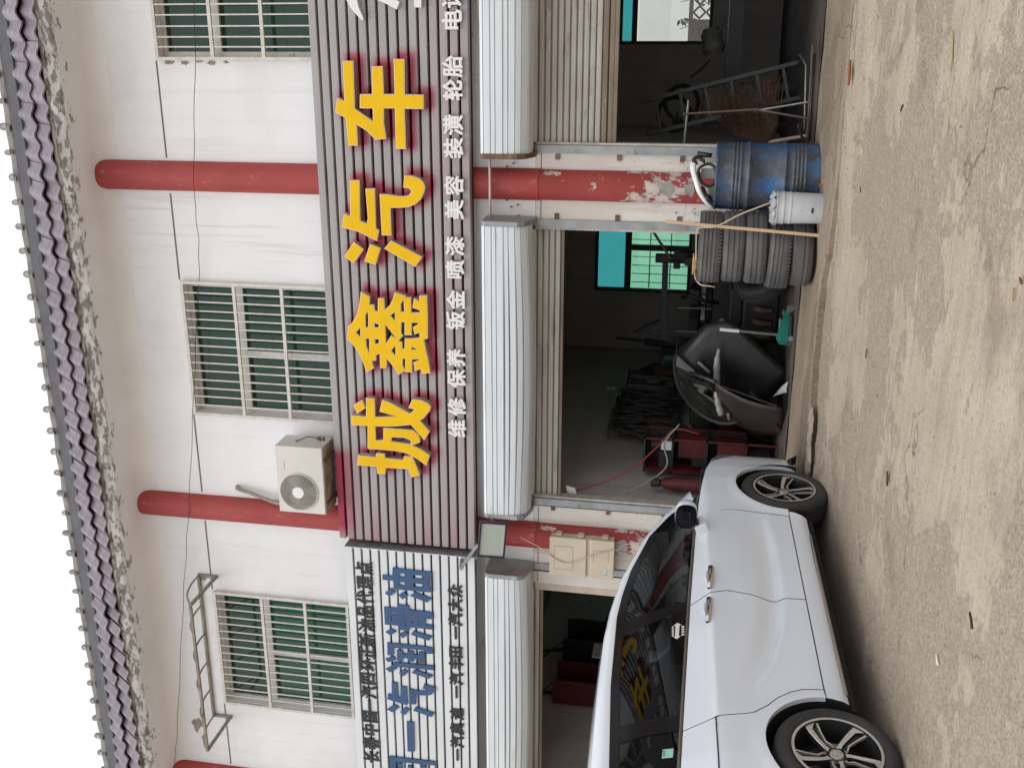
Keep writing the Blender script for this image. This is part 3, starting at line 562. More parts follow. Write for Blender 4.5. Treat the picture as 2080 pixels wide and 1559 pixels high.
for s_ in range(7):
    pts = [(random.uniform(-.5,.5), random.uniform(-.05,.05), 0)]
    for k_ in range(7): pts.append((pts[-1][0]+random.uniform(-.12,.12), pts[-1][1]+random.uniform(-.03,.03), pts[-1][2]+.24))
    b_.tube(crspline(pts, 3), .005, 5)
    for q in crspline(pts, 5)[12:]:
        if random.random() < .6:
            c_ = Vector(q)+Vector((random.uniform(-.06,.06), -.02, random.uniform(-.04,.04))); a1 = random.uniform(0, 6.28); L_ = random.uniform(.03,.055)
            u_ = Vector((math.cos(a1), random.uniform(-.4,.4), math.sin(a1)))*L_; v_ = Vector((-math.sin(a1), random.uniform(-.4,.4), math.cos(a1)))*L_*.45
            lf.add([c_-u_, c_+v_, c_+u_, c_-v_], [(0,1,2,3)])
b_.build('stem', m_terra, vine); tag(lf.build('foliage', m_leaf, vine), kind='stuff')

# broken plaster along the window reveals, ragged and a few millimetres deep
m_chip = M('bare_plaster', (.33,.30,.27), (.22,.20,.18), 18, rough=.95, bmp=.5)
for (cx, cz, rx, rz_) in ((-.165,5.87,.03,.035),(-.17,5.70,.022,.04),(-.16,5.56,.018,.03),(-.175,5.44,.024,.03),(-.165,5.30,.015,.02),(-5.60,6.10,.05,.03),(-7.55,6.36,.10,.05),(-7.72,6.30,.05,.02)):
    q = [(cx+rx*math.cos(t)*random.uniform(.25,1.5), -.0035, cz+rz_*1.3*math.sin(t)*random.uniform(.25,1.5)) for t in np.linspace(0, 2*math.pi, 14, endpoint=False)]
    b_ = B(); b_.add(q+[(x, .002, z) for x, y, z in q], [tuple(range(14))]+[(i, (i+1) % 14, 14+(i+1) % 14, 14+i) for i in range(14)]); P_(b_, 'plaster_chip', m_chip)
# ------------------------------------------------------------------ roller shutters
m_shw = M('white_shutter_paint', (.70,.74,.76), (.64,.68,.71), 5, rough=.38, stretch=(.4,3,3), dirt=((.36,.33,.29), 3, .60, .82, (.6,4,5)), bmp=.15, bscale=3)
m_shg = M('weathered_shutter_slat', (.50,.475,.435), (.40,.37,.33), 2.5, rough=.5, stretch=(.5,1,1), dirt=((.24,.19,.145), 4, .55, .75, (.7,2,3)))
m_shr = M('rusty_shutter_slat', (.25,.195,.15), (.17,.125,.095), 3, rough=.7, stretch=(.5,1,1), dirt=((.50,.46,.41), 18, .66, .70, (.8,1,2)))
m_gal = M('galvanised_steel', (.36,.37,.38), (.27,.275,.28), 7, rough=.45, metal=.55, dirt=((.16,.13,.10), 8, .58, .75))
m_rust = M('rusty_steel', (.13,.075,.05), (.20,.14,.10), 12, rough=.85, bmp=.4)
def shutter(x0, x1, zlow, bulge, cap_r, cap_l, rusty_from):
    so = bpy.data.objects.new('roller_shutter', None); COL.objects.link(so); so.parent = bld; so.location = (1.2, 0, 0)
    # cover: eight folded strips round the coil
    prof = [(-.045,2.832),(-.330,2.832),(-.352,2.800),(-.352,2.735),(-.352,2.695),(-.350,2.625),(-.346,2.585),(-.338,2.525),(-.318,2.475),(-.27,2.425),(-.15,2.40)]
    for i in range(len(prof)-1):
        (ya, za), (yb, zb) = prof[i], prof[i+1]
        n_ = 24; rows = []
        for j in range(n_+1):
            s = j/n_; x = lerp(x0, x1, s); sag = bulge*math.sin(math.pi*min(1, s*1.05))*max(0, (i-4)/5.0)
            d = (Vector((yb, zb))-Vector((ya, za))).normalized(); nrm = Vector((-abs(d.y), d.x if d.y < 0 else -d.x)); nrm = Vector((-1, .0)) if i > 0 else Vector((-.3, 1)).normalized()
            lip = nrm*.009
            rows.append([(x, ya+lip.x*0, za-sag), (x, lerp(ya, yb, .08)+lip.x, lerp(za, zb, .08)+lip.y-sag), (x, lerp(ya, yb, .86)+lip.x, lerp(za, zb, .86)+lip.y-sag), (x, lerp(ya, yb, .90)-lip.x*.6, lerp(za, zb, .90)-lip.y*.6-sag), (x, yb, zb-sag)])
        B().grid(rows).build('cover_strip', m_shw, so)
    for on, xx, s_ in ((cap_l, x0, -1), (cap_r, x1, 1)):
        c_ = B(); pl = [(-.01,2.845),(-.33,2.835),(-.366,2.80),(-.366,2.50),(-.33,2.44),(-.14,2.385),(-.01,2.385)]
        xa, xb = (xx-.045, xx+.003) if s_ < 0 else (xx-.003, xx+.045)
        c_.prism(pl, lambda a_, b__: (xa, a_, b__), lambda a_, b__: (xb, a_, b__)); c_.build('end_cap', m_gal if on else m_rust, so, bevel=.006)
    # hanging slats below
    z = 2.44; i = 0; h = .056; zs = []
    while z-h > zlow-.01:
        rows = []
        for x in np.linspace(x0+.03, x1-.03, 14):
            rows.append([(x, .072, z), (x, .052, z-.002), (x, .042, z-.008), (x, .038, z-.026), (x, .042, z-.044), (x, .052, z-.050), (x, .074, z-.052), (x, .074, z-h)])
        nm = B().grid(rows); nm.build('slat', m_shr if z < rusty_from else m_shg, so, smooth=28); z -= h
    B().box(x0+.03, x1-.03, .030, .060, zlow-.004, z-.002 if z-.002 > zlow+.02 else zlow+.03).build('bottom_rail', m_shr, so, bevel=.004)
    # guide rails on the jambs
    for xx, s_ in ((x0, 1), (x1, -1)):
        B().box(min(xx-.02*s_, xx+.05*s_), max(xx-.02*s_, xx+.05*s_), -.02, .02, .0, 2.42).build('guide_rail', m_gal, so)
        B().box(min(xx+.052*s_, xx+.075*s_), max(xx+.052*s_, xx+.075*s_), .0, .10, .0, 2.42).build('guide_rail', M('pale_guide_strip', (.55,.50,.46), (.40,.35,.31), 9, rough=.5), so)
        for zz in (.55, 1.1, 1.65, 2.2): B().box(min(xx-.02*s_, xx-.075*s_), max(xx-.02*s_, xx-.075*s_), -.012, .0, zz-.02, zz+.02).build('bracket', m_rust, so)
    return so
shutter(-4.36, -1.545, 2.135, .045, True, True, 2.2)
shutter(-.915, 1.99, 1.69, .01, False, False, 1.87)
shutter(-7.95, -5.06, 2.30, .035, True, True, 2.2)
shutter(2.62, 5.40, 1.9, .01, True, True, 2.1)
# small pipes and hangers under the sign
m_pvc = M('beige_conduit', (.56,.47,.38), (.47,.39,.31), 8, rough=.5)
cd = B(); cd.tube([(-1.62,-.16,2.79),(-1.2,-.165,2.785),(-.86,-.16,2.79)], .013, 8)
P_(cd, 'conduit', m_pvc, smooth=True)
for q in ([(-4.45,-.10,2.70),(-3.6,-.09,2.83),(-2.6,-.09,2.88),(-1.7,-.09,2.84)], [(-.2,-.09,2.83),(.3,-.09,2.89),(1.2,-.09,2.93)], [(-7.3,-.12,2.77),(-6.6,-.10,2.84),(-6.0,-.10,2.92)]): P_(B().tube(crspline(q, 6), .015, 8), 'conduit', m_pvc, smooth=True)
hk = B()
for x, z in ((-1.42,2.62),(-1.40,2.56),(-1.36,2.66),(-1.06,2.66),(-1.03,2.60),(-.98,2.55),(-4.6,2.60),(-4.58,2.50),(-1.5,2.55)):
    P_(B().tube([(x,.0,z),(x,-.03,z)], .008, 6), 'wall_bolt', m_rust)
# ------------------------------------------------------------------ red sign with slats
def mat_slat():
    m, nt, p = base_mat('faded_sign_slat')
    at = N(nt, 'Attribute'); at.attribute_name = 'unfaded'
    k = mix(nt, ramp(nt, noise(nt, 2.0, 5, .6, (.6,2,3), 2), .35, .7), (.385,.362,.362), (.34,.315,.318))
    n = noise(nt, 7, 5, .6, None, 5)
    f = math_(nt, 'MULTIPLY', at.outputs['Fac'], math_(nt, 'ADD', .72, math_(nt, 'MULTIPLY', n, .56)))
    f = ramp(nt, f, .04, .92)
    k = mix(nt, f, k, (.34,.012,.055))
    k = mix(nt, math_(nt, 'MULTIPLY', ramp(nt, noise(nt, 9, 7, .7, (.5,1,3), 7), .60, .72), .22), k, (.17,.12,.11))
    setcol(nt, p, k); p.inputs['Roughness'].default_value = .42
    return m
m_slat = mat_slat()
m_maroon = M('maroon_sign_backing', (.055,.018,.024), (.035,.012,.016), 5, rough=.8)
samp = []; 
for ch in '城鑫汽车':
    for piece in BIG[ch]:
        for lp in piece[:1]:
            for i in range(len(lp)):
                a_, b_ = np.array(lp[i]), np.array(lp[(i+1) % len(lp)]); n_ = max(2, int(np.linalg.norm(b_-a_)/.02))
                samp += [a_+(b_-a_)*t for t in np.linspace(0, 1, n_, endpoint=False)]
samp = np.array(samp); samp_s = samp+np.array([.02, -.035])
rs = thing('slatted_sign', (-2.2, -.22, 2.93), 'grey slatted shop sign with big yellow letters and red unfaded halos', 'sign')
def S_(o): o.parent = rs; o.matrix_parent_inverse = Matrix.Translation((2.2, .22, -2.93)); return o
SX0, SX1, SZ0, SZ1, SY = -4.835, 5.6, 2.935, 4.385, -.22
ns = 16; pitch = (SZ1-SZ0)/ns; sh = pitch*.745
for i in range(ns):
    zt = SZ1-i*pitch; nx = 261; X = np.linspace(SX0, SX1, nx)
    prof = [(SY+.085, zt-.001), (SY+.004, zt), (SY, zt-.004), (SY-.001, zt-sh*.5), (SY, zt-sh+.004), (SY+.004, zt-sh), (SY+.085, zt-sh)]
    b = B().grid([[(x, y, z) for y, z in prof] for x in X])
    b.f.append(tuple(range(7))); b.f.append(tuple(range((nx-1)*7, nx*7))[::-1])
    o = S_(b.build('slat', m_slat, None, smooth=25, fix=True))
    me = o.data; co = np.empty(len(me.vertices)*3, 'f'); me.vertices.foreach_get('co', co); co = co.reshape(-1, 3)[:, [0, 2]]
    d = np.full(len(co), 9.)
    for s0 in range(0, len(samp_s), 200):
        dd = np.linalg.norm(co[:, None, :]-samp_s[None, s0:s0+200], axis=2); d = np.minimum(d, dd.min(1))
    v = np.exp(-(d/.052)**2)*.95
    # the two top slats stayed red where the air conditioner shades them
    ac = {0: 1.0, 1: .62, 2: .22}.get(i, 0)
    cx = co[:, 0]; v = np.maximum(v, ac*np.clip((cx+4.95)/.3, 0, 1)*np.clip((-3.80-cx)/.12, 0, 1))
    v = np.maximum(v, .34*np.clip((-4.2-cx)/.5, 0, 1)*(.4+.6*(i % 3 == 1)))
    v = np.maximum(v, .13*(i > 11))
    at = me.attributes.new('unfaded', 'FLOAT', 'POINT'); at.data.foreach_set('value', v.astype('f'))
bp = B(); bp.box(SX0+.01, SX1-.01, SY+.084, SY+.094, SZ0+.01, SZ1-2.3*pitch)
S_(bp.build('sign_backing', m_maroon, None))
po = B(); [po.box(x-.02, x+.02, SY+.095, SY+.135, SZ0+.01, SZ1-.02) for x in np.arange(SX0+.1, SX1, 1.2)]
S_(po.build('sign_posts', m_gal, None))
m_yel = M('yellow_letter_face', (.86,.525,.004), (.80,.475,.004), 5, rough=.5, spec=.2)
m_rim = M('cream_letter_trim', (.80,.62,.42), rough=.45)
m_ret = M('tan_letter_return', (.40,.31,.25), (.30,.23,.18), 8, rough=.6)
m_white = M('white_letter', (.80,.78,.77), rough=.4)
labels = {'城': 'yellow character for city, first of the big letters', '鑫': 'yellow character made of three stacked gold radicals', '汽': 'yellow character with three dots at its side', '车': 'yellow character meaning vehicle'}
for ch in '城鑫汽车':
    lo = None
    for piece in BIG[ch]:
        o = S_(poly_fill('letter', piece, -.298, -.222, m_ret, None)); o['label'] = labels[ch]
        poly_fill('trim', piece, -.300, -.2985, m_rim, o, .001).matrix_parent_inverse = Matrix.Identity(4)
        poly_fill('face', piece, -.3035, -.3005, m_yel, o, .0075)
for piece in BIG['白']:
    o = S_(poly_fill('letter', piece, -.272, -.222, m_white, None)); o['label'] = 'white stroke of a brush letter'
for ch, x, z in SMALL['white']:
    me = text_mesh('letter', ch, .192, .0056, .014)
    S_(letter('letter', me, x, -.247, z, m_white, None, .93, .95))
# ------------------------------------------------------------------ white sign
ws = thing('white_slat_sign', (-7.0, -.30, 2.92), 'white slatted sign with blue and black lettering', 'sign')
def W_(o): o.parent = ws; o.matrix_parent_inverse = Matrix.Translation((7.0, .30, -2.92)); return o
m_wsl = M('white_sign_slat', (.70,.72,.74), (.64,.66,.68), 3, rough=.4, stretch=(.5,2,2), dirt=((.45,.43,.40), 6, .66, .8, (.6,1,3)))
m_blk = M('dark_sign_gap', (.045,.045,.05), rough=.8)
WX0, WX1, WZa, WZb, WY = -11.6, -4.885, 2.925, 4.30, -.30
ns2 = 15; pt2 = (WZb-WZa)/ns2
for i in range(ns2):
    zt = WZb-i*pt2; hh = pt2*.775
    prof = [(WY+.03, zt), (WY+.003, zt), (WY, zt-.004), (WY, zt-hh+.004), (WY+.003, zt-hh), (WY+.03, zt-hh)]
    W_(B().grid([[(x, y+.0015*math.sin(x*3+i), z) for y, z in prof] for x in np.linspace(WX0, WX1, 40)]).build('slat', m_wsl, None, smooth=25))
W_(B().box(WX0+.01, WX1-.04, WY+.031, WY+.04, WZa+.01, WZb-.01).build('sign_backing', m_blk, None))
fr = B(); fr.box(WX1-.012, WX1+.004, WY+.004, -.06, WZa, WZb+.01)
W_(fr.build('side_return', m_gal, None))
m_blue = M('blue_letter', (.028,.085,.20), (.022,.068,.165), 6, rough=.45)
m_ink = M('black_letter', (.025,.025,.03), rough=.45)
for ch, pcs in BLUE.items():
    for piece in pcs: W_(poly_fill('letter', piece, WY-.018, WY-.0, m_blue, None))
for ch, x, z in SMALL['black1']: W_(letter('letter', text_mesh('letter', ch, .195, .0046, .008), x, WY-.008, z, m_ink, None, .80, .98))
for ch, x, z in SMALL['black3']: W_(letter('letter', text_mesh('letter', ch, .168, .0044, .008), x, WY-.008, z, m_ink, None, .88, .95))
# ------------------------------------------------------------------ air conditioner
ac = thing('air_conditioner', (-4.15, -.23, 4.46), 'old cream outdoor air conditioner unit with round fan grille beside red column', 'air conditioner')
m_acp = M('cream_ac_paint', (.67,.645,.60), (.61,.585,.54), 4, rough=.5, dirt=((.40,.34,.28), 5, .64, .82))
m_acu = M('stained_ac_underside', (.42,.35,.28), (.20,.15,.11), 6, rough=.8)
m_dkin = M('dark_fan_interior', (.035,.035,.036), rough=.8)
x0, x1, z0, z1, yf, yb = -.355, .36, .0, .485, -.15, .15
bx = B(); fx, fz, fr_ = -.125, .265, .197
# front panel with a round opening
n_ = 48; ring = [(fx+fr_*math.cos(t), fz+fr_*math.sin(t)) for t in np.linspace(0, 2*math.pi, n_, endpoint=False)]
def onrect(t):
    dx, dz = math.cos(t), math.sin(t); k_ = min([(x1-fx)/dx if dx > 1e-9 else 9, (x0-fx)/dx if dx < -1e-9 else 9, (z1-fz)/dz if dz > 1e-9 else 9, (z0-fz)/dz if dz < -1e-9 else 9]); return (fx+dx*k_, fz+dz*k_)
angs = sorted(list(np.linspace(0, 2*math.pi, n_, endpoint=False))+[math.atan2(zc-fz, xc-fx) % (2*math.pi) for xc in (x0, x1) for zc in (z0, z1)])
bx.grid([[(fx+fr_*math.cos(t), yf, fz+fr_*math.sin(t)) for t in angs+[angs[0]]], [(onrect(t)[0], yf, onrect(t)[1]) for t in angs+[angs[0]]]])
bx.grid([[(fx+fr_*math.cos(t), yf, fz+fr_*math.sin(t)) for t in angs+[angs[0]]], [(fx+fr_*.97*math.cos(t), yf+.09, fz+fr_*.97*math.sin(t)) for t in angs+[angs[0]]]])
bx.add([(x0,yf,z0),(x1,yf,z0),(x1,yb,z0),(x0,yb,z0),(x0,yf,z1),(x1,yf,z1),(x1,yb,z1),(x0,yb,z1)], [(4,5,6,7),(1,2,6,5),(2,3,7,6),(3,0,4,7)])
bx.build('casing', m_acp, ac, smooth=30)
B().box(x0+.002, x1-.002, yf+.004, yb-.002, z0-.012, z0+.004).build('base_pan', m_acu, ac)
B().add([(fx+fr_*math.cos(t), yf+.088, fz+fr_*math.sin(t)) for t in np.linspace(0, 2*math.pi, 32, endpoint=False)], [tuple(range(32))]).build('fan_well', m_dkin, ac)
fan = B()
for k_ in range(3):
    a0 = k_*2.094; fan.grid([[(fx+r_*math.cos(a0+s*.95), yf+.07-.045*s, fz+r_*math.sin(a0+s*.95)) for s in np.linspace(0, 1, 7)] for r_ in (.05, .12, .175)])
fan.build('fan_blade', M('fan_blade_grey', (.20,.20,.20), rough=.6), ac, smooth=True)
gr = B()
for r_ in np.linspace(.066, .192, 15): gr.tube([(fx+r_*math.cos(t), yf-.012-.010*(1-r_/.2), fz+r_*math.sin(t)) for t in np.linspace(0, 2*math.pi, 37)], .0016, 4, caps=False)
for k_ in range(36):
    t = k_*2*math.pi/36; gr.tube([(fx+.06*math.cos(t), yf-.02, fz+.06*math.sin(t)), (fx+.196*math.cos(t+.10), yf-.008, fz+.196*math.sin(t+.10))], .0015, 4)
gr.build('fan_grille', m_acp, ac)
rg = B(); rg.tube([(fx+.199*math.cos(t), yf-.006, fz+.199*math.sin(t)) for t in np.linspace(0, 2*math.pi, 49)], .0065, 6, caps=False); rg.build('grille_ring', m_acp, ac, smooth=True)
hb = B(); hb.tube([(fx, yf-.012, fz), (fx, yf-.026, fz)], .060, 28); hb.build('grille_hub', M('white_fan_hub', (.78,.79,.80), rough=.4), ac)
B().box(.11, .20, yf-.0012, yf+.001, .395, .404).build('badge', M('faded_badge', (.47,.42,.385), rough=.6), ac)
cp = B(); cp.tube(crspline([(.364,.02,.33),(.372,-.02,.30),(.40,.03,.21),(.385,.05,.10),(.375,.06,.06)], 5), .006, 6); cp.tube([(.358,.06,.09),(.40,.06,.09)], .014, 8); cp.tube([(.358,.06,.05),(.40,.06,.05)], .012, 8); cp.tube([(.358,.08,.12),(.385,.08,.12)], .010, 8)
cp.build('service_valve', m_rust, ac)
br = B()
for xx in (-.24, .22):
    B().bar((xx, .22, -.022), (xx, -.17, -.022), .03, .02).bar((xx, .21, -.075), (xx, -.02, -.03), .02).build('wall_bracket', m_rust, ac)
# insulated refrigerant line
ph = B(); ph.tube(crspline([(-4.45,.06,5.575),(-4.455,-.03,5.57),(-4.468,-.045,5.52),(-4.49,-.05,5.42),(-4.53,-.06,5.28),(-4.56,-.09,5.12),(-4.55,-.12,5.0),(-4.51,-.14,4.90)], 6), .021, 9)
tag(ph.build('refrigerant_pipe', M('grey_pipe_wrap', (.33,.29,.25), (.24,.21,.18), 20, rough=.9, bmp=.8, bscale=40), smooth=True), 'grey wrapped refrigerant pipe bending down the wall to the air conditioner', 'pipe')
# ------------------------------------------------------------------ rusty awning frame
aw = thing('awning_frame', (-6.46, 0, 5.93), 'rusty bare awning frame with curved ribs above window', 'awning frame')
m_awr = M('weathered_awning_steel', (.30,.26,.21), (.20,.16,.12), 14, rough=.8, dirt=((.12,.07,.045), 18, .58, .70))
xr, xl = .90, -.92; 
bt = B(); bt.bar((xl,-.02,.20),(xr,-.02,.20),.028); bt.build('wall_rail', m_awr, aw)
bt = B(); bt.bar((xl,-.62,-.02),(xr,-.60,.00),.026); bt.build('front_rail', m_awr, aw)
for xx in np.linspace(xl, xr, 6): B().tube(crspline([(xx,-.02,.20),(xx,-.22,.185),(xx,-.44,.12),(xx,-.61,-.005)], 4), .010, 6).build('rib', m_awr, aw)
for xx in (xl, xr): B().bar((xx,-.012,.21),(xx,-.012,-.02),.035,.022).bar((xx,-.02,-.005),(xx,-.61,-.012),.028).build('bracket', m_awr, aw)
# ------------------------------------------------------------------ hanging cable
cbp = [(6.2,-.03,5.30),(2.4,-.16,5.40),(.37,-.05,5.527),(-1.216,-.145,5.652),(-1.98,-.05,5.727),(-2.9,-.05,5.861),(-4.55,-.13,6.07),(-5.8,-.06,6.31),(-7.62,-.05,6.60),(-8.1,-.1,6.66)]
cb_ = B(); cb_.tube([Vector(q)+Vector((0,-.005,.006*math.sin(i*1.3))) for i, q in enumerate(crspline(cbp, 10))], .0030, 6)
tag(cb_.build('thin_cable', m_ink), 'thin black cable sagging across the white upper wall', 'cable')
# ------------------------------------------------------------------ floodlight
fl_ = thing('floodlight', (-4.59, -.45, 2.73), 'square grey floodlight on an arm at the sign corner', 'floodlight')
fl_.rotation_euler = (R(14), R(2), R(16))
m_flh = M('floodlight_casting', (.16,.165,.17), (.11,.112,.115), 8, rough=.55, metal=.3)
fb_ = B(); fb_.box(-.175,.175,.0,.035,-.135,.135); fb_.box(-.14,.14,.035,.075,-.10,.10); [fb_.box(-.13+i*.037,-.12+i*.037,.075,.10,-.09,.09) for i in range(8)]
fb_.build('housing', m_flh, fl_, bevel=.006)
fb_ = B(); t_ = .016; fb_.box(-.172,.172,-.016,.001,.116,.132).box(-.172,.172,-.016,.001,-.132,-.116).box(-.172,-.156,-.016,.001,-.116,.116).box(.156,.172,-.016,.001,-.116,.116); fb_.build('bezel', M('black_gasket', (.02,.02,.022), rough=.5), fl_)
rf = B(); o4 = [(-.155,-.003,-.115),(.155,-.003,-.115),(.155,-.003,.115),(-.155,-.003,.115)]; i4 = [(-.12,-.0015,-.085),(.12,-.0015,-.085),(.12,-.0015,.085),(-.12,-.0015,.085)]
rf.add(o4+[(x, y+.0, z) for x, y, z in i4], [(0,1,5,4),(1,2,6,5),(2,3,7,6),(3,0,4,7)]); rf.build('reflector', M('bright_reflector', (.50,.52,.52), rough=.45), fl_)
B().box(-.12,.12,-.003,-.0014,-.085,.085).build('lens', M('floodlight_glass', (.46,.52,.42), (.42,.48,.39), 60, rough=.3), fl_)
yk = B(); yk.bar((-.185,.02,0),(-.185,.16,.02),.03,.008).bar((.185,.02,0),(.185,.16,.02),.03,.008).bar((-.19,.165,.02),(.19,.165,.02),.03,.008); yk.build('yoke', m_flh, fl_)
ar = B(); ar.tube([(-4.92,-.28,3.08),(-4.92,-.47,3.04)], .022, 10); ar.bar((-4.93,-.46,3.05),(-4.72,-.33,2.90),.03)
o = ar.build('arm', m_gal, fl_); bpy.context.view_layer.update(); o.matrix_parent_inverse = fl_.matrix_world.inverted()
# ------------------------------------------------------------------ meter box
mbx = thing('meter_box', (-4.84, -.04, 1.565), 'beige plastic electric meter box beside peeling red column', 'meter box')
m_mb = M('beige_meter_plastic', (.56,.48,.37), (.50,.425,.32), 5, rough=.5, dirt=((.36,.29,.21), 8, .63, .8))
B().box(-.205,.205,-.145,.03,0,.63).build('case', m_mb, mbx, bevel=.012)
B().box(-.212,.212,-.165,-.147,.268,.636).build('upper_lid', m_mb, mbx, bevel=.008); B().box(-.212,.212,-.162,-.147,-.006,.232).build('lower_lid', m_mb, mbx, bevel=.008)
wn_ = B(); [wn_.box(a0,a1,-.1665,-.1648,b0,b1) for a0,a1,b0,b1 in ((-.14,.12,.585,.59),(-.14,.12,.40,.405),(-.14,-.135,.405,.585),(.115,.12,.405,.585))]; [wn_.box(a0,a1,-.1635,-.1618,b0,b1) for a0,a1,b0,b1 in ((-.02,.10,.195,.20),(-.02,.10,.05,.055),(.095,.10,.055,.195))]
wn_.build('window_outline', M('moulded_line', (.33,.27,.20), rough=.6), mbx)
for zz in (.09,.33,.55): B().box(.205,.235,-.13,-.06,zz-.03,zz+.03).build('hinge', m_mb, mbx, bevel=.005)
B().box(-.17,-.085,-.1642,-.1622,.065,.10).build('sticker', M('teal_sticker', (.05,.32,.28), (.55,.60,.55), 60, .45, .5, rough=.5), mbx)
wr = B(); wr.tube(crspline([(-4.66,-.21,2.50),(-4.75,-.215,2.30),(-4.90,-.215,2.05),(-4.80,-.22,1.80),(-4.72,-.21,1.60),(-4.71,-.2,1.52),(-4.66,-.17,1.45),(-4.62,-.15,1.2),(-4.60,-.15,.9)], 6), .005, 6)
tag(wr.build('meter_wire', m_pvc, smooth=True), 'loose cream wire hanging across the beige meter box', 'wire')
# ------------------------------------------------------------------ tyres
def mat_rubber(name, c, dust):
    m, nt, p = base_mat(name)
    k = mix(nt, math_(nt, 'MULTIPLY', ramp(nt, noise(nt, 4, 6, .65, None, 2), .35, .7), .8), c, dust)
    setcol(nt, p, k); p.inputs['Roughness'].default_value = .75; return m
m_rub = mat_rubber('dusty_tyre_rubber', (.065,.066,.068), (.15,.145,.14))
m_rub_shade = mat_rubber('shaded_tyre_rubber', (.012,.012,.012), (.02,.02,.02))  # tyre rubber darkened so the doorway shade is painted into its colour
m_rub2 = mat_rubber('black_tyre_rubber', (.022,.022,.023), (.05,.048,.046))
def tyre_mesh(r, w, rin, grooves=(-.055,-.018,.018,.055), lug=False):
    h = w/2; pr = [(rin, -h*.80), (rin+.012, -h*.92), (lerp(rin, r, .45), -h*1.0), (r-.035, -h*.97), (r-.014, -h*.88), (r-.004, -h*.74)]
    gs = sorted(grooves)
    for gq in gs: pr += [(r, gq-.006), (r-.008, gq-.0045), (r-.008, gq+.0045), (r, gq+.006)]
    pr += [(r-.004, h*.74), (r-.014, h*.88), (r-.035, h*.97), (lerp(rin, r, .45), h), (rin+.012, h*.92), (rin, h*.80)]
    b = B().lathe(pr, 64); b.lathe([(rin, -h*.8), (r-.03, -h*.8), (r-.03, h*.8), (rin, h*.8)], 64)
    if lug:
        for k_ in range(60):
            t = k_*2*math.pi/60
            for s_ in (-1, 1):
                zc = s_*h*.80; a_ = Vector((math.cos(t), math.sin(t), 0)); c_ = a_*(r-.0125)+Vector((0,0,zc)); tt = Vector((-math.sin(t), math.cos(t), 0))
                b.bar(c_-Vector((0,0,.018)), c_+Vector((0,0,.018)), .012, .010, up=tuple(a_))
    return b
tys = [(-1.655,-.425,.075,.298,.178,'worn grey tyre at the bottom of the stack beside the white bucket'),(-1.675,-.43,.252,.305,.178,'worn grey tyre with leaning sidewall, second from the bottom of the stack'),(-1.648,-.42,.443,.300,.188,'dusty grey tyre in the middle of the stack of five'),(-1.640,-.425,.633,.300,.188,'dusty grey tyre lying under the topmost tyre of the stack'),(-1.648,-.43,.824,.305,.188,'topmost tyre of the stack with deep straight grooves and cord on it')]
gvs = [(-.06,-.045,-.01),(-.02,.01,.045),(-.05,-.01,.03),(-.045,-.005,.04),(-.05,-.018,.014,.046)]
for i, (x, y, z, r_, w_, lab) in enumerate(tys):
    t = tyre_mesh(r_, w_, .195, gvs[i], lug=(i in (1, 4))).build('tyre', m_rub, None, smooth=35); t.location = (x, y, z)
    t.rotation_euler = (random.uniform(-.02,.02), [.0,.03,.0,-.01,.01][i], random.uniform(0, 3)); tag(t, lab, 'tyre', 'tyres stacked by the shutter')
t = tyre_mesh(.31, .19, .20, (-.04, 0, .04)).build('tyre', m_rub_shade, None, smooth=35); t.location = (-2.14, .78, .27); t.rotation_euler = (R(62), R(0), R(62)); tag(t, 'black tyre leaning on its tread in the doorway shade behind the stack', 'tyre')
# rope over the tyres
m_rope = M('orange_cord', (.48,.30,.12), (.38,.22,.09), 30, rough=.8); m_rope2 = M('pale_cord', (.52,.44,.32), rough=.8)
rp = B(); rp.tube(crspline([(-1.21,-.70,.33),(-1.25,-.735,.44),(-1.32,-.735,.60),(-1.42,-.74,.78),(-1.44,-.70,.90),(-1.48,-.62,.935),(-1.60,-.60,.935),(-1.72,-.62,.930),(-1.80,-.60,.934),(-1.86,-.55,.93),(-1.91,-.52,.925),(-1.95,-.56,.88),(-1.96,-.56,.80),(-1.97,-.54,.76)], 6), .0065, 6)
tag(rp.build('cord', m_rope2, smooth=True), 'pale cord running from white bucket over the topmost tyre', 'cord')
rp = B(); pts = []
for i in range(26): a_ = i*1.1; pts.append((-1.78+.09*math.cos(a_)*(.6+.02*i), -.58+.045*math.sin(a_), .928+.008*(i % 4)))
rp.tube(crspline(pts, 4), .0075, 6); tag(rp.build('cord', m_rope, smooth=True), 'tangled orange cord bundle lying on the topmost tyre', 'cord')
rp = B(); rp.tube(crspline([(-1.12,-.55,-.02),(-1.08,-.62,-.028),(-1.055,-.70,-.032),(-1.03,-.72,-.034),(-1.025,-.80,-.038)], 5), .007, 6); tag(rp.build('cord', m_rope, smooth=True), 'short end of yellow cord on the ground by the blue drum', 'cord')
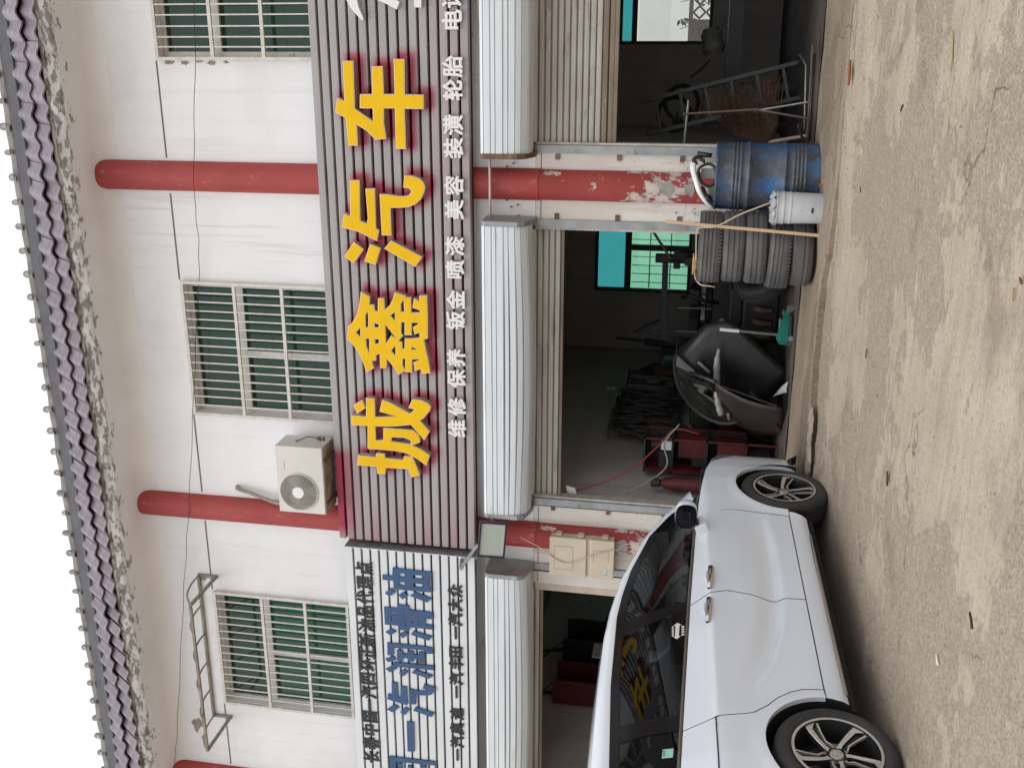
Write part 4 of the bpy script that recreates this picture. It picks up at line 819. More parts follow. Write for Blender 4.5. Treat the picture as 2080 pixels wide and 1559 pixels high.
# ------------------------------------------------------------------ blue drum
def mat_drum():
    m, nt, p = base_mat('worn_blue_drum')
    k = mix(nt, ramp(nt, noise(nt, 3, 5, .6, (1,1,1.5), 3), .35, .65), (.012,.085,.23), (.02,.13,.33))
    gri = mix(nt, ramp(nt, noise(nt, 9, 6, .65, None, 8), .4, .6), (.085,.09,.095), (.05,.042,.036))
    k = mix(nt, math_(nt, 'MULTIPLY', ramp(nt, noise(nt, 2.6, 9, .72, (1.3,1.3,.8), 4), .38, .54), .90), k, gri)
    k = mix(nt, math_(nt, 'MULTIPLY', ramp(nt, noise(nt, 20, 6, .7, None, 12), .60, .70), .5), k, (.30,.28,.25))
    setcol(nt, p, k); p.inputs['Roughness'].default_value = .45; bump(nt, p, noise(nt, 7, 4, .6, None, 14), .15, .01); return m
dr = thing('steel_drum', (-1.072, -.255, -.032), 'scuffed blue steel drum filled with car trim scraps in front of the red column', 'drum')
pr = [(.262,0.012),(.276,0),(.281,.012),(.278,.03)]
def hoop(z, d, w): return [(.2765,z-w*1.5),(.2765+d*.5,z-w),(.2765+d,z-w*.3),(.2765+d,z+w*.3),(.2765+d*.5,z+w),(.2765,z+w*1.5)]
for z_, d_, w_ in ((.125,.007,.009),(.155,.007,.009),(.185,.007,.009),(.215,.007,.009),(.285,.015,.014),(.575,.015,.014),(.64,.007,.009),(.67,.007,.009),(.70,.007,.009)): pr += hoop(z_, d_, w_)
pr += [(.277,.82),(.283,.826),(.285,.836),(.281,.845),(.270,.842),(.268,.82),(.262,.40),(.001,.39)]
dm = B().lathe(pr, 56)
for i, q in enumerate(dm.v):
    a_ = math.atan2(q[1], q[0]); d_ = 1-.02*math.exp(-((a_+1.9)/.35)**2-((q[2]-.45)/.12)**2)-.012*math.exp(-((a_+1.1)/.3)**2-((q[2]-.2)/.1)**2)
    dm.v[i] = (q[0]*d_, q[1]*d_, q[2])
dm.build('drum_shell', mat_drum(), dr, smooth=50)
# scraps standing in the drum
m_blkp = M('black_plastic', (.018,.018,.02), (.03,.03,.032), 10, rough=.4)
m_gryp = M('grey_plastic', (.28,.29,.29), (.2,.21,.21), 10, rough=.5)
m_whp = M('white_bumper_plastic', (.78,.78,.77), rough=.3, coat=.4)
tr_ = B(); rows = []
for q in crspline([(-.935,-.33,.955),(-.945,-.38,1.005),(-1.01,-.43,1.005),(-1.10,-.45,.975),(-1.19,-.45,.94),(-1.27,-.42,.885),(-1.325,-.38,.83)], 6): rows.append([(q.x, q.y+.05, q.z+.004), (q.x-.002, q.y+.02, q.z+.016), (q.x-.004, q.y-.006, q.z+.006), (q.x-.006, q.y-.012, q.z-.022), (q.x-.004, q.y+.0, q.z-.034)])
tr_.grid(rows); o = tr_.build('bumper_trim', m_whp, None, smooth=True); o.modifiers.new('s', 'SOLIDIFY').thickness = .006
tag(o, 'curved white bumper trim sticking out of the blue drum', 'bumper trim')
hl = thing('lamp_housing', (-1.10, -.36, .80), 'broken black headlamp housing standing in the blue drum', 'headlamp')
hb = B(); hb.tube(crspline([(.03,-.055,.14),(.10,-.05,.15),(.14,-.03,.08),(.11,-.03,.02),(.02,-.04,.0),(-.04,-.05,.05),(-.02,-.055,.11),(.03,-.055,.14)], 5), .013, 6); hb.build('frame', m_blkp, hl, smooth=True)
hb = B(); hb.tube(crspline([(-.05,-.06,.13),(-.12,-.06,.08),(-.18,-.05,.02),(-.20,-.03,-.04)], 5), [.02,.03,.028,.025,.02]*3+[.02], 8); hb.build('bracket', m_blkp, hl, smooth=True)
B().box(.015,.10,-.012,.0,.01,.13).box(.15,.19,-.03,.02,-.02,.10).box(-.16,-.05,.0,.03,-.04,.06).build('lens_fragment', m_gryp, hl, bevel=.006)
hb = B(); hb.tube(crspline([(.13,-.02,.17),(.17,-.02,.20),(.19,-.0,.16),(.15,.0,.10)], 5), .016, 7); hb.tube([(.20,.02,.05),(.215,.03,.17)], .022, 8); hb.build('stalk', m_blkp, hl, smooth=True)
# ------------------------------------------------------------------ white bucket with a bag
bk_ = thing('paint_bucket', (-1.262, -.69, -.048), 'white plastic paint bucket with crumpled bag in front of the blue drum', 'bucket')
m_bkt = M('dirty_white_bucket', (.56,.58,.60), (.47,.49,.51), 6, rough=.45, dirt=((.20,.18,.16), 7, .58, .72))
pr = [(.001,.006),(.115,.006),(.122,0),(.126,.012),(.134,.26),(.139,.262),(.139,.272),(.134,.274),(.135,.315),(.142,.318),(.142,.332),(.136,.334),(.138,.37),(.145,.372),(.145,.380),(.136,.380),(.126,.05),(.001,.03)]
B().lathe([(r_*.94, z*.97) for r_, z in pr], 44).build('bucket_shell', m_bkt, bk_, smooth=40)
B().box(-.02,.02,-.1275,-.1225,.085,.10).build('label_mark', m_ink, bk_)
bgm = B(); rows = []
for j in range(9):
    rr = [.118,.128,.134,.13,.112,.085,.06,.03,.004][j]; zz = [.33,.365,.375,.385,.392,.40,.395,.385,.38][j]
    rows.append([(rr*(1+.10*math.sin(k_*3.1+j)+.05*random.random())*math.cos(k_*.2244), rr*(1+.10*math.sin(k_*3.1+j))*math.sin(k_*.2244), zz+.014*math.sin(k_*2.3+j*1.7)+.010*random.random()) for k_ in range(29)])
for r_ in rows: r_[-1] = r_[0]
bgm.grid(rows); tag(bgm.build('plastic_bag', M('grey_plastic_bag', (.50,.51,.53), (.36,.37,.39), 9, rough=.35), bk_, smooth=True))
# wooden stick
st = thing('wooden_batten', (-1.47, -.735, -.045), 'long pale wooden batten leaning against the stacked tyres', 'batten')
sb = B().bar((0,0,.0), (.073,.02,1.24), .022, .016); sb.bar((-.004,.006,.01), (.066,.026,1.20), .02, .012); sb.build('batten_pair', M('pale_pine', (.60,.43,.26), (.52,.36,.20), 5, rough=.6, stretch=(30,30,1)), st)
# ------------------------------------------------------------------ things in the workshop
m_iron = M('dark_machine_iron', (.022,.022,.024), (.035,.033,.032), 10, rough=.5)
m_steel = M('worn_steel', (.40,.40,.40), (.28,.27,.26), 12, rough=.35, metal=.7)
m_redm = M('red_machine_paint', (.13,.012,.013), (.06,.010,.010), 5, rough=.6)
m_jack = M('green_jack_paint', (.01,.20,.155), (.008,.15,.115), 8, rough=.4)
# floor jack
jk = thing('floor_jack', (-2.52, .36, .004), 'green trolley jack with upright handle in the doorway', 'floor jack', rz=R(28))
jb_ = B(); poly = [(-.17,.045),(-.165,.11),(-.11,.145),(.02,.115),(.10,.075),(.17,.06),(.17,.035)]
for s_ in (-.075, .055): jb_.prism(poly, lambda a_, c_: (a_, s_, c_), lambda a_, c_: (a_, s_+.02, c_))
jb_.build('side_plate', m_jack, jk, bevel=.004)
B().box(-.13,.05,-.053,.053,.05,.10).build('body', m_jack, jk, bevel=.006)
B().box(-.03,.06,-.045,.045,.118,.126).build('label_plate', m_gryp, jk)
B().prism([(-.02,.10),(.02,.12),(.14,.075),(.14,.055)], lambda a_, c_: (a_,-.03,c_), lambda a_, c_: (a_,.03,c_)).build('lift_arm', m_jack, jk)
for xx, r_, ww in ((.145,.036,.10),(-.145,.024,.11)):
    for s_ in (-1, 1): B().tube([(xx, s_*(ww-.03), r_), (xx, s_*ww, r_)], r_, 16).build('wheel', m_steel, jk, smooth=40)
B().lathe([(.001,0),(.03,0),(.034,.014),(.001,.016)], 16, (.13,0,.085)).build('saddle', m_steel, jk)
B().tube([(-.09,0,.10),(-.07,.0,.50)], .013, 10).build('handle', M('grey_handle', (.13,.13,.13), rough=.5), jk)
B().tube([(-.071,.0,.49),(-.062,.0,.67)], .017, 10).build('grip', M('white_grip', (.62,.63,.63), rough=.6), jk)
# car doors leaning in the doorway
def car_door(name, label, loc, rot, m_skin, flip=1):
    d = thing(name, loc, label, 'car door'); d.rotation_euler = rot
    def sk(x, z): return .05*math.sin(math.pi*min(1, max(0, z/.7)))-(.10*max(0, z-.62))
    out = [(-.48,.02),(-.46,.30),(-.50,.60),(-.47,.66)]
    rows = []
    for z in np.linspace(0, .66, 12):
        xl_ = -.50+.04*math.cos(z*3); xr_ = .50-.16*max(0, .22-z)/.22
        rows.append([(lerp(xl_, xr_, s)*flip, -sk(s, z), z) for s in np.linspace(0, 1, 10)])
    o = B().grid(rows).build('outer_skin', m_skin, d, smooth=True); o.modifiers.new('s', 'SOLIDIFY').thickness = .012
    pl = B(); pl.box(-.46 if flip > 0 else -.42, .42 if flip > 0 else .46, .0, .012, .05, .60); pl.build('inner_panel', m_blkp, d)
    fr = B(); arc = crspline([(-.47*flip,.02,.66),(-.43*flip,.04,.82),(-.30*flip,.07,.96),(-.05*flip,.085,1.02),(.22*flip,.08,.95),(.42*flip,.05,.78),(.50*flip,.02,.64)], 6); fr.tube(arc, .020, 7); fr.build('window_frame', m_blkp, d, smooth=True)
    gl = B(); c_ = Vector((0,.045,.75)); gl.v = [tuple(q) for q in arc]; gl.f = [tuple(range(len(arc)))]; gl.build('window_glass', m_dkgl, d)
    B().box(.20*flip-.08, .20*flip+.08, -.075, -.05, .52, .55).build('handle', m_gryp, d, bevel=.006)
    return d
m_dkgl = mat_glass('dusty_dark_glass', (.030,.027,.023), (.25,.25,.25), .25)
m_blkc = M('dusty_black_paint', (.012,.012,.012), (.032,.029,.026), 3.5, .40, .75, rough=.35)
m_brnc = M('dusty_brown_door', (.050,.041,.033), (.022,.020,.018), 3, rough=.45)
car_door('car_door', 'dusty black car door tipped on its side in the doorway', (-2.80, .70, .30), (R(-16), R(-50), R(8)), m_blkc)
car_door('car_door', 'brownish car door with arched window frame beside the white car', (-3.52, .42, .02), (R(-20), R(-6), R(-52)), m_brnc, -1)
# wrapped tube lying over the doors
wt = B(); pts = crspline([(-2.83,.55,.665),(-3.0,.55,.675),(-3.2,.56,.66),(-3.38,.57,.64),(-3.52,.58,.60)], 6)
wt.tube(pts, [.012+.022*min(1, i/5)+.004*math.sin(i*2.1) for i in range(len(pts))], 10); tag(wt.build('wrapped_tube', M('dull_plastic_wrap', (.33,.34,.33), (.24,.245,.24), 14, rough=.4, bmp=.8, bscale=30), smooth=True), 'long part wrapped in grey plastic lying over the black car door', 'wrapped part')
# perforated rail and bracket scraps
rl = thing('door_rail', (-3.62, .48, .02), 'perforated dark steel rail propped under the brown door', 'rail'); rl.rotation_euler = (R(10), R(-38), R(8))
rb_ = B(); rb_.box(0,.5,-.035,.035,0,.012); rb_.box(0,.5,-.035,-.025,.012,.04); rb_.build('channel', m_iron, rl)
for i in range(8): B().tube([(.04+i*.06,.0,.0125),(.04+i*.06,.0,.016)], .010, 8).build('hole_rim', m_steel, rl)
hp = B(); hp.add([(-3.16,.30,.10),(-3.09,.28,.06),(-3.04,.27,.012),(-3.12,.29,.02)], [(0,1,2,3)]); hp.add([(-3.20,.30,.13),(-3.16,.29,.10),(-3.12,.285,.02),(-3.15,.29,.012)], [(0,1,2,3)])
o = hp.build('bright_scrap', m_whp); o.modifiers.new('s', 'SOLIDIFY').thickness = .006; tag(o, 'small white plastic scrap on the floor below the black door', 'scrap')
# tyre changer
tc_ = thing('tyre_changer', (-2.95, 3.0, .004), 'dark tyre changing machine with swing arm in front of the green window', 'tyre changer')
B().box(-.42,.40,-.30,.34,0,.72).build('cabinet', m_iron, tc_, bevel=.02); B().box(-.50,-.422,-.2,.2,.3,.95).build('side_tank', m_iron, tc_, bevel=.02)
B().lathe([(.001,.80),(.24,.80),(.27,.78),(.27,.73),(.14,.72)], 28).build('turntable', m_iron, tc_, smooth=40)
for k_ in range(4): a_ = k_*1.57+.4; B().bar((.08*math.cos(a_),.08*math.sin(a_),.82),(.24*math.cos(a_),.24*math.sin(a_),.82),.05).build('clamp_jaw', m_steel, tc_)
B().box(.44,.54,.0,.10,0,1.42).build('column', m_iron, tc_, bevel=.01)
B().bar((.50,.05,1.30),(-.48,-.05,1.28),.07,.07).build('swing_arm', m_iron, tc_)
B().bar((-.42,-.05,1.50),(-.42,-.05,.92),.05,.05).bar((-.48,-.05,1.36),(-.36,-.05,1.36),.14,.09).build('tool_post', m_iron, tc_)
B().tube([(-.25,-.06,1.33),(-.30,-.15,1.48),(-.38,-.2,1.62)], .014, 8).build('lever', m_iron, tc_)
B().box(.40,.62,-.12,-.02,1.12,1.20).box(.50,.60,-.15,.0,.95,1.14).build('valve_block', m_iron, tc_)
B().tube([(-.30,-.33,.72),(-.30,-.36,1.12)], .010, 8).build('gauge_rod', m_steel, tc_); B().tube([(-.02,-.31,.72),(-.02,-.33,1.12)], .012, 8).build('gauge_rod', m_steel, tc_)
B().tube([(.05,-.30,.65),(.08,-.34,.80),(.14,-.35,.98),(.10,-.32,1.08)], .022, 8).build('hose', m_blkp, tc_, smooth=True)
# wooden handled tool hanging near the window
hm = thing('mallet', (-2.30, 2.7, 1.05), 'dark mallet with yellowish wooden handle resting on the machine', 'mallet')
B().tube([(-.10,0,.18),(.22,.0,.40)], .016, 8).build('handle', M('old_wood_handle', (.30,.20,.07), (.22,.14,.05), 20, rough=.6), hm)
B().tube([(-.12,0,.18),(-.12,0,.0)], .020, 8).prism([(-.16,.02),(-.08,.02),(-.04,-.16),(-.20,-.16)], lambda a_, c_: (a_,-.03,c_), lambda a_, c_: (a_,.03,c_)).build('head', m_iron, hm)
# crate stacks behind
for i, (x, y, z, s, lab) in enumerate(((-2.6,4.4,.0,(.7,.5,.85),'tall dark cabinet below the green rear window'),(-3.55,4.6,.0,(.8,.55,.62),'low dark parts cabinet against the workshop rear wall'))):
    cb2 = thing('parts_cabinet', (x, y, z+.004), lab, 'cabinet'); a_, b__, c_ = s
    B().box(-a_/2,a_/2,-b__/2,b__/2,0,c_).build('carcass', m_iron, cb2, bevel=.008)
    for k_ in range(3): 
        dz = c_/3; dd = B().box(-a_/2+.02,a_/2-.02,-b__/2-.012,-b__/2-.001,k_*dz+.02,(k_+1)*dz-.01).build('drawer', M('drawer_front', (.035,.034,.033), (.05,.048,.045), 8, rough=.5), cb2); B().box(-.06,.06,-b__/2-.03,-b__/2-.012,k_*dz+dz*.55,k_*dz+dz*.62).build('pull', m_steel, dd)
jk2 = thing('hanging_strut', (-3.98, 4.7, 1.15), 'dark spring strut mounted high on the rear wall corner', 'strut')
B().tube([(-.05,0,.0),(.0,0,.45)], .05, 10).tube([(.0,0,.44),(.03,0,.85)], .022, 8).lathe([(.07,-.05),(.09,-.02),(.07,.0)], 12, (-.05,0,.05)).build('strut_body', m_iron, jk2, smooth=40)
# bundle of gaskets and belts on the left wall
hb_ = thing('hanging_gaskets', (-4.30, 2.35, 1.80), 'dense bundle of dark gaskets and belts hanging on the left wall', 'gasket bundle')
m_gk = M('dark_gasket', (.035,.034,.033), (.075,.07,.065), 9, rough=.6)
for k_ in range(34):
    y0 = random.uniform(-.62,.75); w_ = random.uniform(.05,.14); hgt = random.uniform(.35,.85); xx = .03+random.uniform(0,.12); zt = random.uniform(-.10,.03)
    ring = [(xx+.015*math.sin(5*t), y0+w_*math.sin(t)*(1+.3*math.sin(3*t+k_)), zt-hgt/2+hgt/2*math.cos(t)) for t in np.linspace(0, 2*math.pi, 19)]
    B().tube(ring, random.uniform(.010,.022), 5, caps=False).build('gasket', m_gk, hb_, smooth=True)
B().tube([(.03,-.75,.03),(.03,.85,.05)], .012, 8).build('rail', m_steel, hb_)
for i, (y, z, lab) in enumerate(((3.6,1.95,'white hook plate with thin rod high on the left wall'),)):
    hk_ = thing('wall_hook', (-4.34, y, z), lab, 'hook'); B().box(0,.012,-.04,.04,-.05,.06).build('plate', m_whp, hk_); B().tube([(.02,-.02,.0),(.02,-.6,-.02)], .006, 6).build('rod', m_steel, hk_)
# red compressor at the left wall
rc_ = thing('air_compressor', (-4.02, 1.62, .004), 'red air compressor with hoses behind the white car', 'compressor')
B().tube([(-.22,-.42,.45),(-.22,.42,.45)], [.19,.19], 22).build('tank', m_redm, rc_, smooth=40)
for y_ in (-.3,.3): B().bar((-.34,y_,.0),(-.30,y_,.32),.04).bar((-.10,y_,.0),(-.14,y_,.32),.04).build('foot', m_iron, rc_)
B().box(-.34,-.10,-.30,.30,.64,.67).build('deck', m_redm, rc_); B().box(-.30,-.14,-.25,-.02,.67,.92).build('pump', m_iron, rc_, bevel=.02); [B().box(-.32,-.12,-.26,-.01,.72+i*.035,.735+i*.035).build('cooling_fin', m_steel, rc_) for i in range(5)]
B().tube([(-.22,.06,.78),(-.22,.28,.78)], .10, 18).build('motor', m_redm, rc_, smooth=40)
sh = B(); sh.box(-.36,.10,-.62,-.60,.55,1.36); sh.box(-.36,.10,-.60,-.2,1.34,1.36)
sf_ = thing('red_tool_stand', (-4.06, .95, .004), 'red steel tool stand with shelves next to the left jamb', 'tool stand')
for z_ in (.30,.70,1.05,1.34): B().box(-.22,.16,-.16,.20,z_,z_+.02).build('shelf', m_iron, sf_)
for a_ in (-.22,.14):
    for b__ in (-.16,.18): B().box(a_,a_+.02,b__,b__+.02,0,1.36).build('post', m_redm, sf_)
B().box(-.20,.0,-.12,.05,1.072,1.2).build('box', m_iron, sf_); B().box(-.16,.1,-.10,.1,.722,.86).build('box', m_iron, sf_); B().box(-.20,.14,.16,.18,.30,1.34).build('back_panel', m_iron, sf_); B().box(-.205,-.19,-.14,.16,.02,1.34).build('side_panel', m_redm, sf_); B().box(-.05,.13,-.13,.12,.722,1.0).build('box', m_redm, sf_); B().tube([(.05,-.05,1.072),(.05,-.05,1.28)], .05, 12).build('can', m_iron, sf_); B().box(-.18,.12,-.12,.12,.322,.60).build('box', m_redm, sf_); B().box(.02,.12,-.13,-.03,1.072,1.18).build('can', m_whp, sf_)
for nm, pts, mm, lab in (('air_hose', [(-4.30,.14,2.12),(-4.26,.20,1.9),(-4.1,.30,1.5),(-3.85,.45,1.2),(-3.7,.55,1.05),(-3.75,.6,.8)], M('red_hose', (.30,.035,.03), rough=.5), 'thin red air hose drooping from the shutter jamb'), ('air_hose', [(-4.30,.20,1.5),(-4.05,.35,1.12),(-3.80,.40,1.14),(-3.6,.45,1.0)], m_gryp, 'thin grey hose looping beside the red tool stand')):
    h_ = B(); h_.tube(crspline(pts, 7), .008, 7); tag(h_.build(nm, mm, smooth=True), lab, 'hose')
pl_ = B(); pl_.prism([(-4.37,2.06),(-4.22,2.09),(-4.24,2.0),(-4.33,1.97)], lambda a_, c_: (a_,.13,c_), lambda a_, c_: (a_,.145,c_)); tag(pl_.build('jamb_plate', m_whp), 'small pale plate fixed at the top of the left jamb', 'plate')
gc = thing('gas_cylinder', (-4.24, .42, .004), 'slim dark red gas cylinder with black neck standing by the left jamb', 'gas cylinder')
B().lathe([(.001,0),(.070,0),(.075,.02),(.075,1.02),(.055,1.12),(.03,1.16)], 22).build('bottle', m_redm, gc, smooth=40)
B().lathe([(.03,1.155),(.045,1.17),(.045,1.25),(.001,1.26)], 16).build('neck_guard', m_iron, gc, smooth=40)
cl = thing('engine_block', (-2.72, 1.75, .004), 'greasy black engine block on the floor behind the trolley jack', 'engine')
B().box(-.32,.30,-.22,.22,.04,.42).build('block', m_iron, cl, bevel=.03); B().box(-.28,.26,-.17,.17,.42,.56).build('head', m_iron, cl, bevel=.02); B().box(-.30,.28,-.2,.2,0,.04).build('sump', m_iron, cl)
for k_ in range(4): B().tube([(-.21+k_*.14,-.23,.30),(-.21+k_*.14,-.31,.24),(-.21+k_*.14,-.33,.12)], .030, 9).build('exhaust_pipe', m_rust, cl, smooth=True)
B().lathe([(.001,-.03),(.10,-.03),(.10,.03),(.001,.03)], 20).xf(Matrix.Translation((.33,0,.24)) @ Matrix.Rotation(R(90), 4, 'Y')).build('pulley', m_steel, cl, smooth=40)
# parts shelf and workbench along the left wall, crowded with boxes and cans
m_bx = [m_iron, M('grimy_carton', (.10,.075,.05), (.06,.045,.03), 8, rough=.9), M('dull_grey_tin', (.10,.10,.10), (.06,.06,.06), 9, rough=.5), m_blkp, M('dusty_blue_tin', (.03,.045,.07), rough=.6), m_redm]
def crowd(root, x0, x1, y0, y1, z, n, hmax):
    for _ in range(n):
        cx, cy = random.uniform(x0, x1), random.uniform(y0, y1); hh = random.uniform(.05, hmax); mm = random.choice(m_bx)
        if random.random() < .6:
            a_, c_ = random.uniform(.04,.11), random.uniform(.04,.11); b_ = B().box(-a_,a_,-c_,c_,0,hh); o = b_.build('box', mm, root, bevel=.004); o.location = (cx, cy, z+.002); o.rotation_euler.z = random.uniform(-.5,.5)
        else: o = B().lathe([(.001,0),(.045,0),(.045,hh),(.03,hh+.012),(.001,hh+.012)], 14).build('can', mm, root, smooth=40); o.location = (cx, cy, z+.002)
psf = thing('parts_shelf', (-4.12, 4.05, .004), 'dark steel shelf crowded with boxes and cans against the left workshop wall', 'shelf')
for z_ in (.08,.45,.80,1.12): B().box(-.22,.24,-.75,.75,z_,z_+.02).build('board', m_iron, psf); crowd(psf, -.12, .16, -.66, .66, z_+.02, 13, .26)
for a_ in (-.22,.20):
    for c_ in (-.75,.71): B().box(a_,a_+.04,c_,c_+.04,0,1.16).build('post', m_iron, psf)
wbn = thing('work_bench', (-4.08, 2.35, .004), 'greasy bench littered with parts below the hanging gaskets', 'bench')
B().box(-.26,.22,-.55,.80,.68,.74).build('top', m_iron, wbn, bevel=.006); crowd(wbn, -.15, .15, -.48, .72, .74, 16, .20); B().box(-.24,.20,-.5,.75,.20,.22).build('lower_board', m_iron, wbn); crowd(wbn, -.15, .15, -.45, .7, .22, 12, .32)
for a_ in (-.24,.16):
    for c_ in (-.53,.74): B().box(a_,a_+.05,c_,c_+.05,0,.68).build('leg', m_iron, wbn)
bsf = thing('rear_shelf', (-3.0, 5.3, .004), 'low rear shelf stacked with dark parts under the green window', 'shelf')
for z_ in (.10,.50,.86): B().box(-1.0,.9,-.22,.22,z_,z_+.02).build('board', m_iron, bsf); crowd(bsf, -.9, .8, -.14, .1, z_+.02, 14, .24 if z_ < .8 else .12)
for a_ in (-1.0,.86): B().box(a_,a_+.04,-.22,.22,0,.88).build('post', m_iron, bsf)
wtl = thing('tool_board', (-4.345, 3.4, 1.45), 'row of dark spanners and hoses hung on the left wall beyond the gaskets', 'tools')
for k_ in range(12):
    y_ = -.45+k_*.13; L_ = random.uniform(.18,.5); B().bar((.02,y_,.3),(.02,y_+random.uniform(-.03,.03),.3-L_),.022,.012).build('spanner', m_iron if k_ % 3 else m_steel, wtl)
B().tube([(.02,-.55,.31),(.02,1.1,.32)], .010, 6).build('rail', m_iron, wtl)
for k_ in range(3): B().tube([(.04, 1.0+.10*k_+.10*math.sin(t), -.05-.05*k_+.22*math.cos(t)) for t in np.linspace(0, 2*math.pi, 21)], .016, 6, caps=False).build('coiled_hose', m_blkp, wtl, smooth=True)
# ---- right bay
ld = thing('step_ladder', (-.35, 1.75, .004), 'green aluminium ladder leaning in the right workshop bay', 'ladder'); ld.rotation_euler = (R(-6), R(-13.5), R(10))
m_lad = M('green_ladder_paint', (.016,.036,.028), (.028,.05,.04), 9, rough=.4)
for s_ in (-.17,.17): B().box(s_-.022,s_+.022,-.02,.02,0,1.62).build('rail', m_lad, ld, bevel=.004)
for k_ in range(6): B().box(-.148,.148,-.018,.018,.14+k_*.26,.17+k_*.26).build('rung', m_lad, ld)
bm_ = thing('twig_broom', (-.62, .72, .40), 'bushy brown twig broom standing behind the jamb of the right bay', 'broom')
m_twig = M('dry_twig', (.065,.034,.020), (.10,.055,.032), 6, rough=.9)
tw = B()
for k_ in range(240):
    a_ = random.uniform(-1, 1); b__ = random.uniform(-1, 1); L_ = random.uniform(.42,.66)
    p0 = (-.26+.02*a_, .02*b__, .03+.02*a_); p1 = (-.05+.10*b__, .05*a_, .12+.22*a_+.05*b__); p2 = (-.02+L_*.55+.06*b__, .10*b__, .14+.42*a_*random.uniform(.7,1.1))
    tw.tube([p0, p1, p2], [.004,.003,.0012], 4, caps=False)
tag(tw.build('twigs', m_twig, bm_), kind='stuff'); bm_.rotation_euler = (0, R(-12), 0)
B().tube([(-.26,0,.03),(-.27,0,-.39)], .016, 8).build('handle', m_pvc, bm_)
sd = thing('cross_stand', (-.62, .55, .004), 'thin steel stand with crossed legs in front of the twig broom', 'stand')
B().tube([(.0,.02,1.12),(.05,0,.45)], .010, 8).build('mast', M('brown_rod', (.16,.10,.075), rough=.6), sd); B().tube([(.05,0,.5),(-.03,.06,.0)], .010, 8).tube([(.03,.03,.5),(.12,.0,.0)], .010, 8).build('legs', m_steel, sd); B().tube([(-.30,.05,1.10),(.12,.05,1.08)], .013, 8).build('crossbar', m_steel, sd)
sp_ = thing('spare_rim_rack', (-.62, 2.9, 1.0), 'black alloy rims hung on the rear wall of the right bay', 'rims')
for k_, (x, z) in enumerate(((-.15,.28),(-.02,.20))):
    b_ = B(); b_.lathe([(.20,-.06),(.205,-.05),(.17,-.03),(.16,.03),(.20,.05),(.205,.06)], 26); b_.xf(Matrix.Translation((x,-.1*k_,z)) @ Matrix.Rotation(R(90), 4, 'X')); b_.build('rim', m_iron, sp_, smooth=40)
B().box(-.32,.20,-.25,.0,-.05,-.02).build('shelf', m_iron, sp_)
for x, z in ((-.25,-.02),(.15,-.02)): B().bar((x,-.02,z-1.0),(x,-.02,z-.03),.03).build('leg', m_iron, sp_)
vs = thing('valve_stand', (-.88, 3.2, .004), 'thin reddish rod with black cross handle in the right bay', 'tool'); B().tube([(0,0,0),(0,0,1.18)], .016, 8).build('rod', m_redm, vs); B().bar((0,0,1.18),(0,0,1.30),.05).bar((-.12,0,1.25),(.12,0,1.25),.03).build('handle', m_iron, vs)
gb_ = thing('gearbox', (.02, 2.6, .62), 'grey gearbox casting on a dark bench in the right bay', 'gearbox'); b_ = B(); b_.lathe([(.001,-.14),(.10,-.14),(.13,-.08),(.10,0),(.12,.06),(.08,.13),(.001,.14)], 14); b_.xf(Matrix.Translation((0,0,.28)) @ Matrix.Rotation(R(78), 4, 'Y')); b_.build('casting', M('cast_grey', (.13,.13,.125), (.08,.08,.078), 12, rough=.6), gb_, smooth=40); B().box(-.55,.9,-.2,.5,-.03,.12).build('bench_top', m_iron, gb_); [B().box(x,x+.06,y,y+.06,-.618,-.03).build('leg', m_iron, gb_) for x in (-.5,.8) for y in (-.15,.4)]; [B().tube([(-.2-.05*i,-.1,.30+.04*i),(-.32-.03*i,-.12,.40+.05*i)], .012, 6).build('bolt', m_iron, gb_) for i in range(3)]
for i, (pts, mm, lab) in enumerate((([(-.80,.30,.03),(-.02,.55,.03)], m_rust, 'thin rusty rod on the floor along the right bay threshold'), ([(-.82,.22,.024),(-.10,.42,.024)], m_iron, 'black rod lying beside the rusty rod on the threshold'), ([(-.75,.65,.03),(-.2,.95,.04),(-.1,1.05,.10)], m_steel, 'bent steel pipe on the workshop floor beside crossed stand'))):
    b_ = B(); b_.tube(pts, .012, 8); tag(b_.build('steel_rod', mm, smooth=True), lab, 'rod')
hd = B(); hd.tube(crspline([(-.84,.10,.03),(-.80,.06,.08),(-.72,.04,.12),(-.66,.03,.14)], 4), .012, 7); tag(hd.build('hose_end', m_blkp, smooth=True), 'short black hose end curling by the drum and jamb', 'hose')
# ---- left bay: two troughs on the left wall and a notice
for i, (y0, y1, z0, z1, mm, lab) in enumerate(((2.70, 3.25, 1.55, 2.42, m_iron, 'dark grey open metal rack hung on the left bay wall'), (1.75, 2.20, 1.45, 2.42, m_redm, 'dark red open metal rack hung on the left bay wall'))):
    rk = thing('wall_rack', (-7.98, y0, z0), lab, 'rack'); L_ = y1-y0; H_ = z1-z0
    B().box(0,.02,0,L_,0,H_).build('back', mm, rk); B().box(.022,.34,0,.02,0,H_).build('side', mm, rk); B().box(.022,.34,L_-.02,L_,0,H_).build('side', mm, rk); B().box(.022,.34,.022,L_-.022,0,.02).build('bottom', mm, rk)
    B().bar((.01,L_*.5,H_),(.01,L_*.3,H_+.30),.03).bar((.30,.01,H_),(.02,-.1,H_+.32),.025).build('stay', m_iron, rk)
nb = B().box(-7.62,-7.60,2.30,2.62,1.55,1.99); tag(nb.build('notice_paper', M('white_paper', (.66,.66,.65), rough=.8)), 'white sheet of paper standing beside the red rack', 'paper')
dk = B(); 
for y in (3.5,): dk.add([(-7.985,3.4,1.2),(-7.985,4.2,1.2),(-7.985,4.25,1.85),(-7.985,3.9,1.95),(-7.985,3.45,1.88)], [(0,1,2,3,4)])
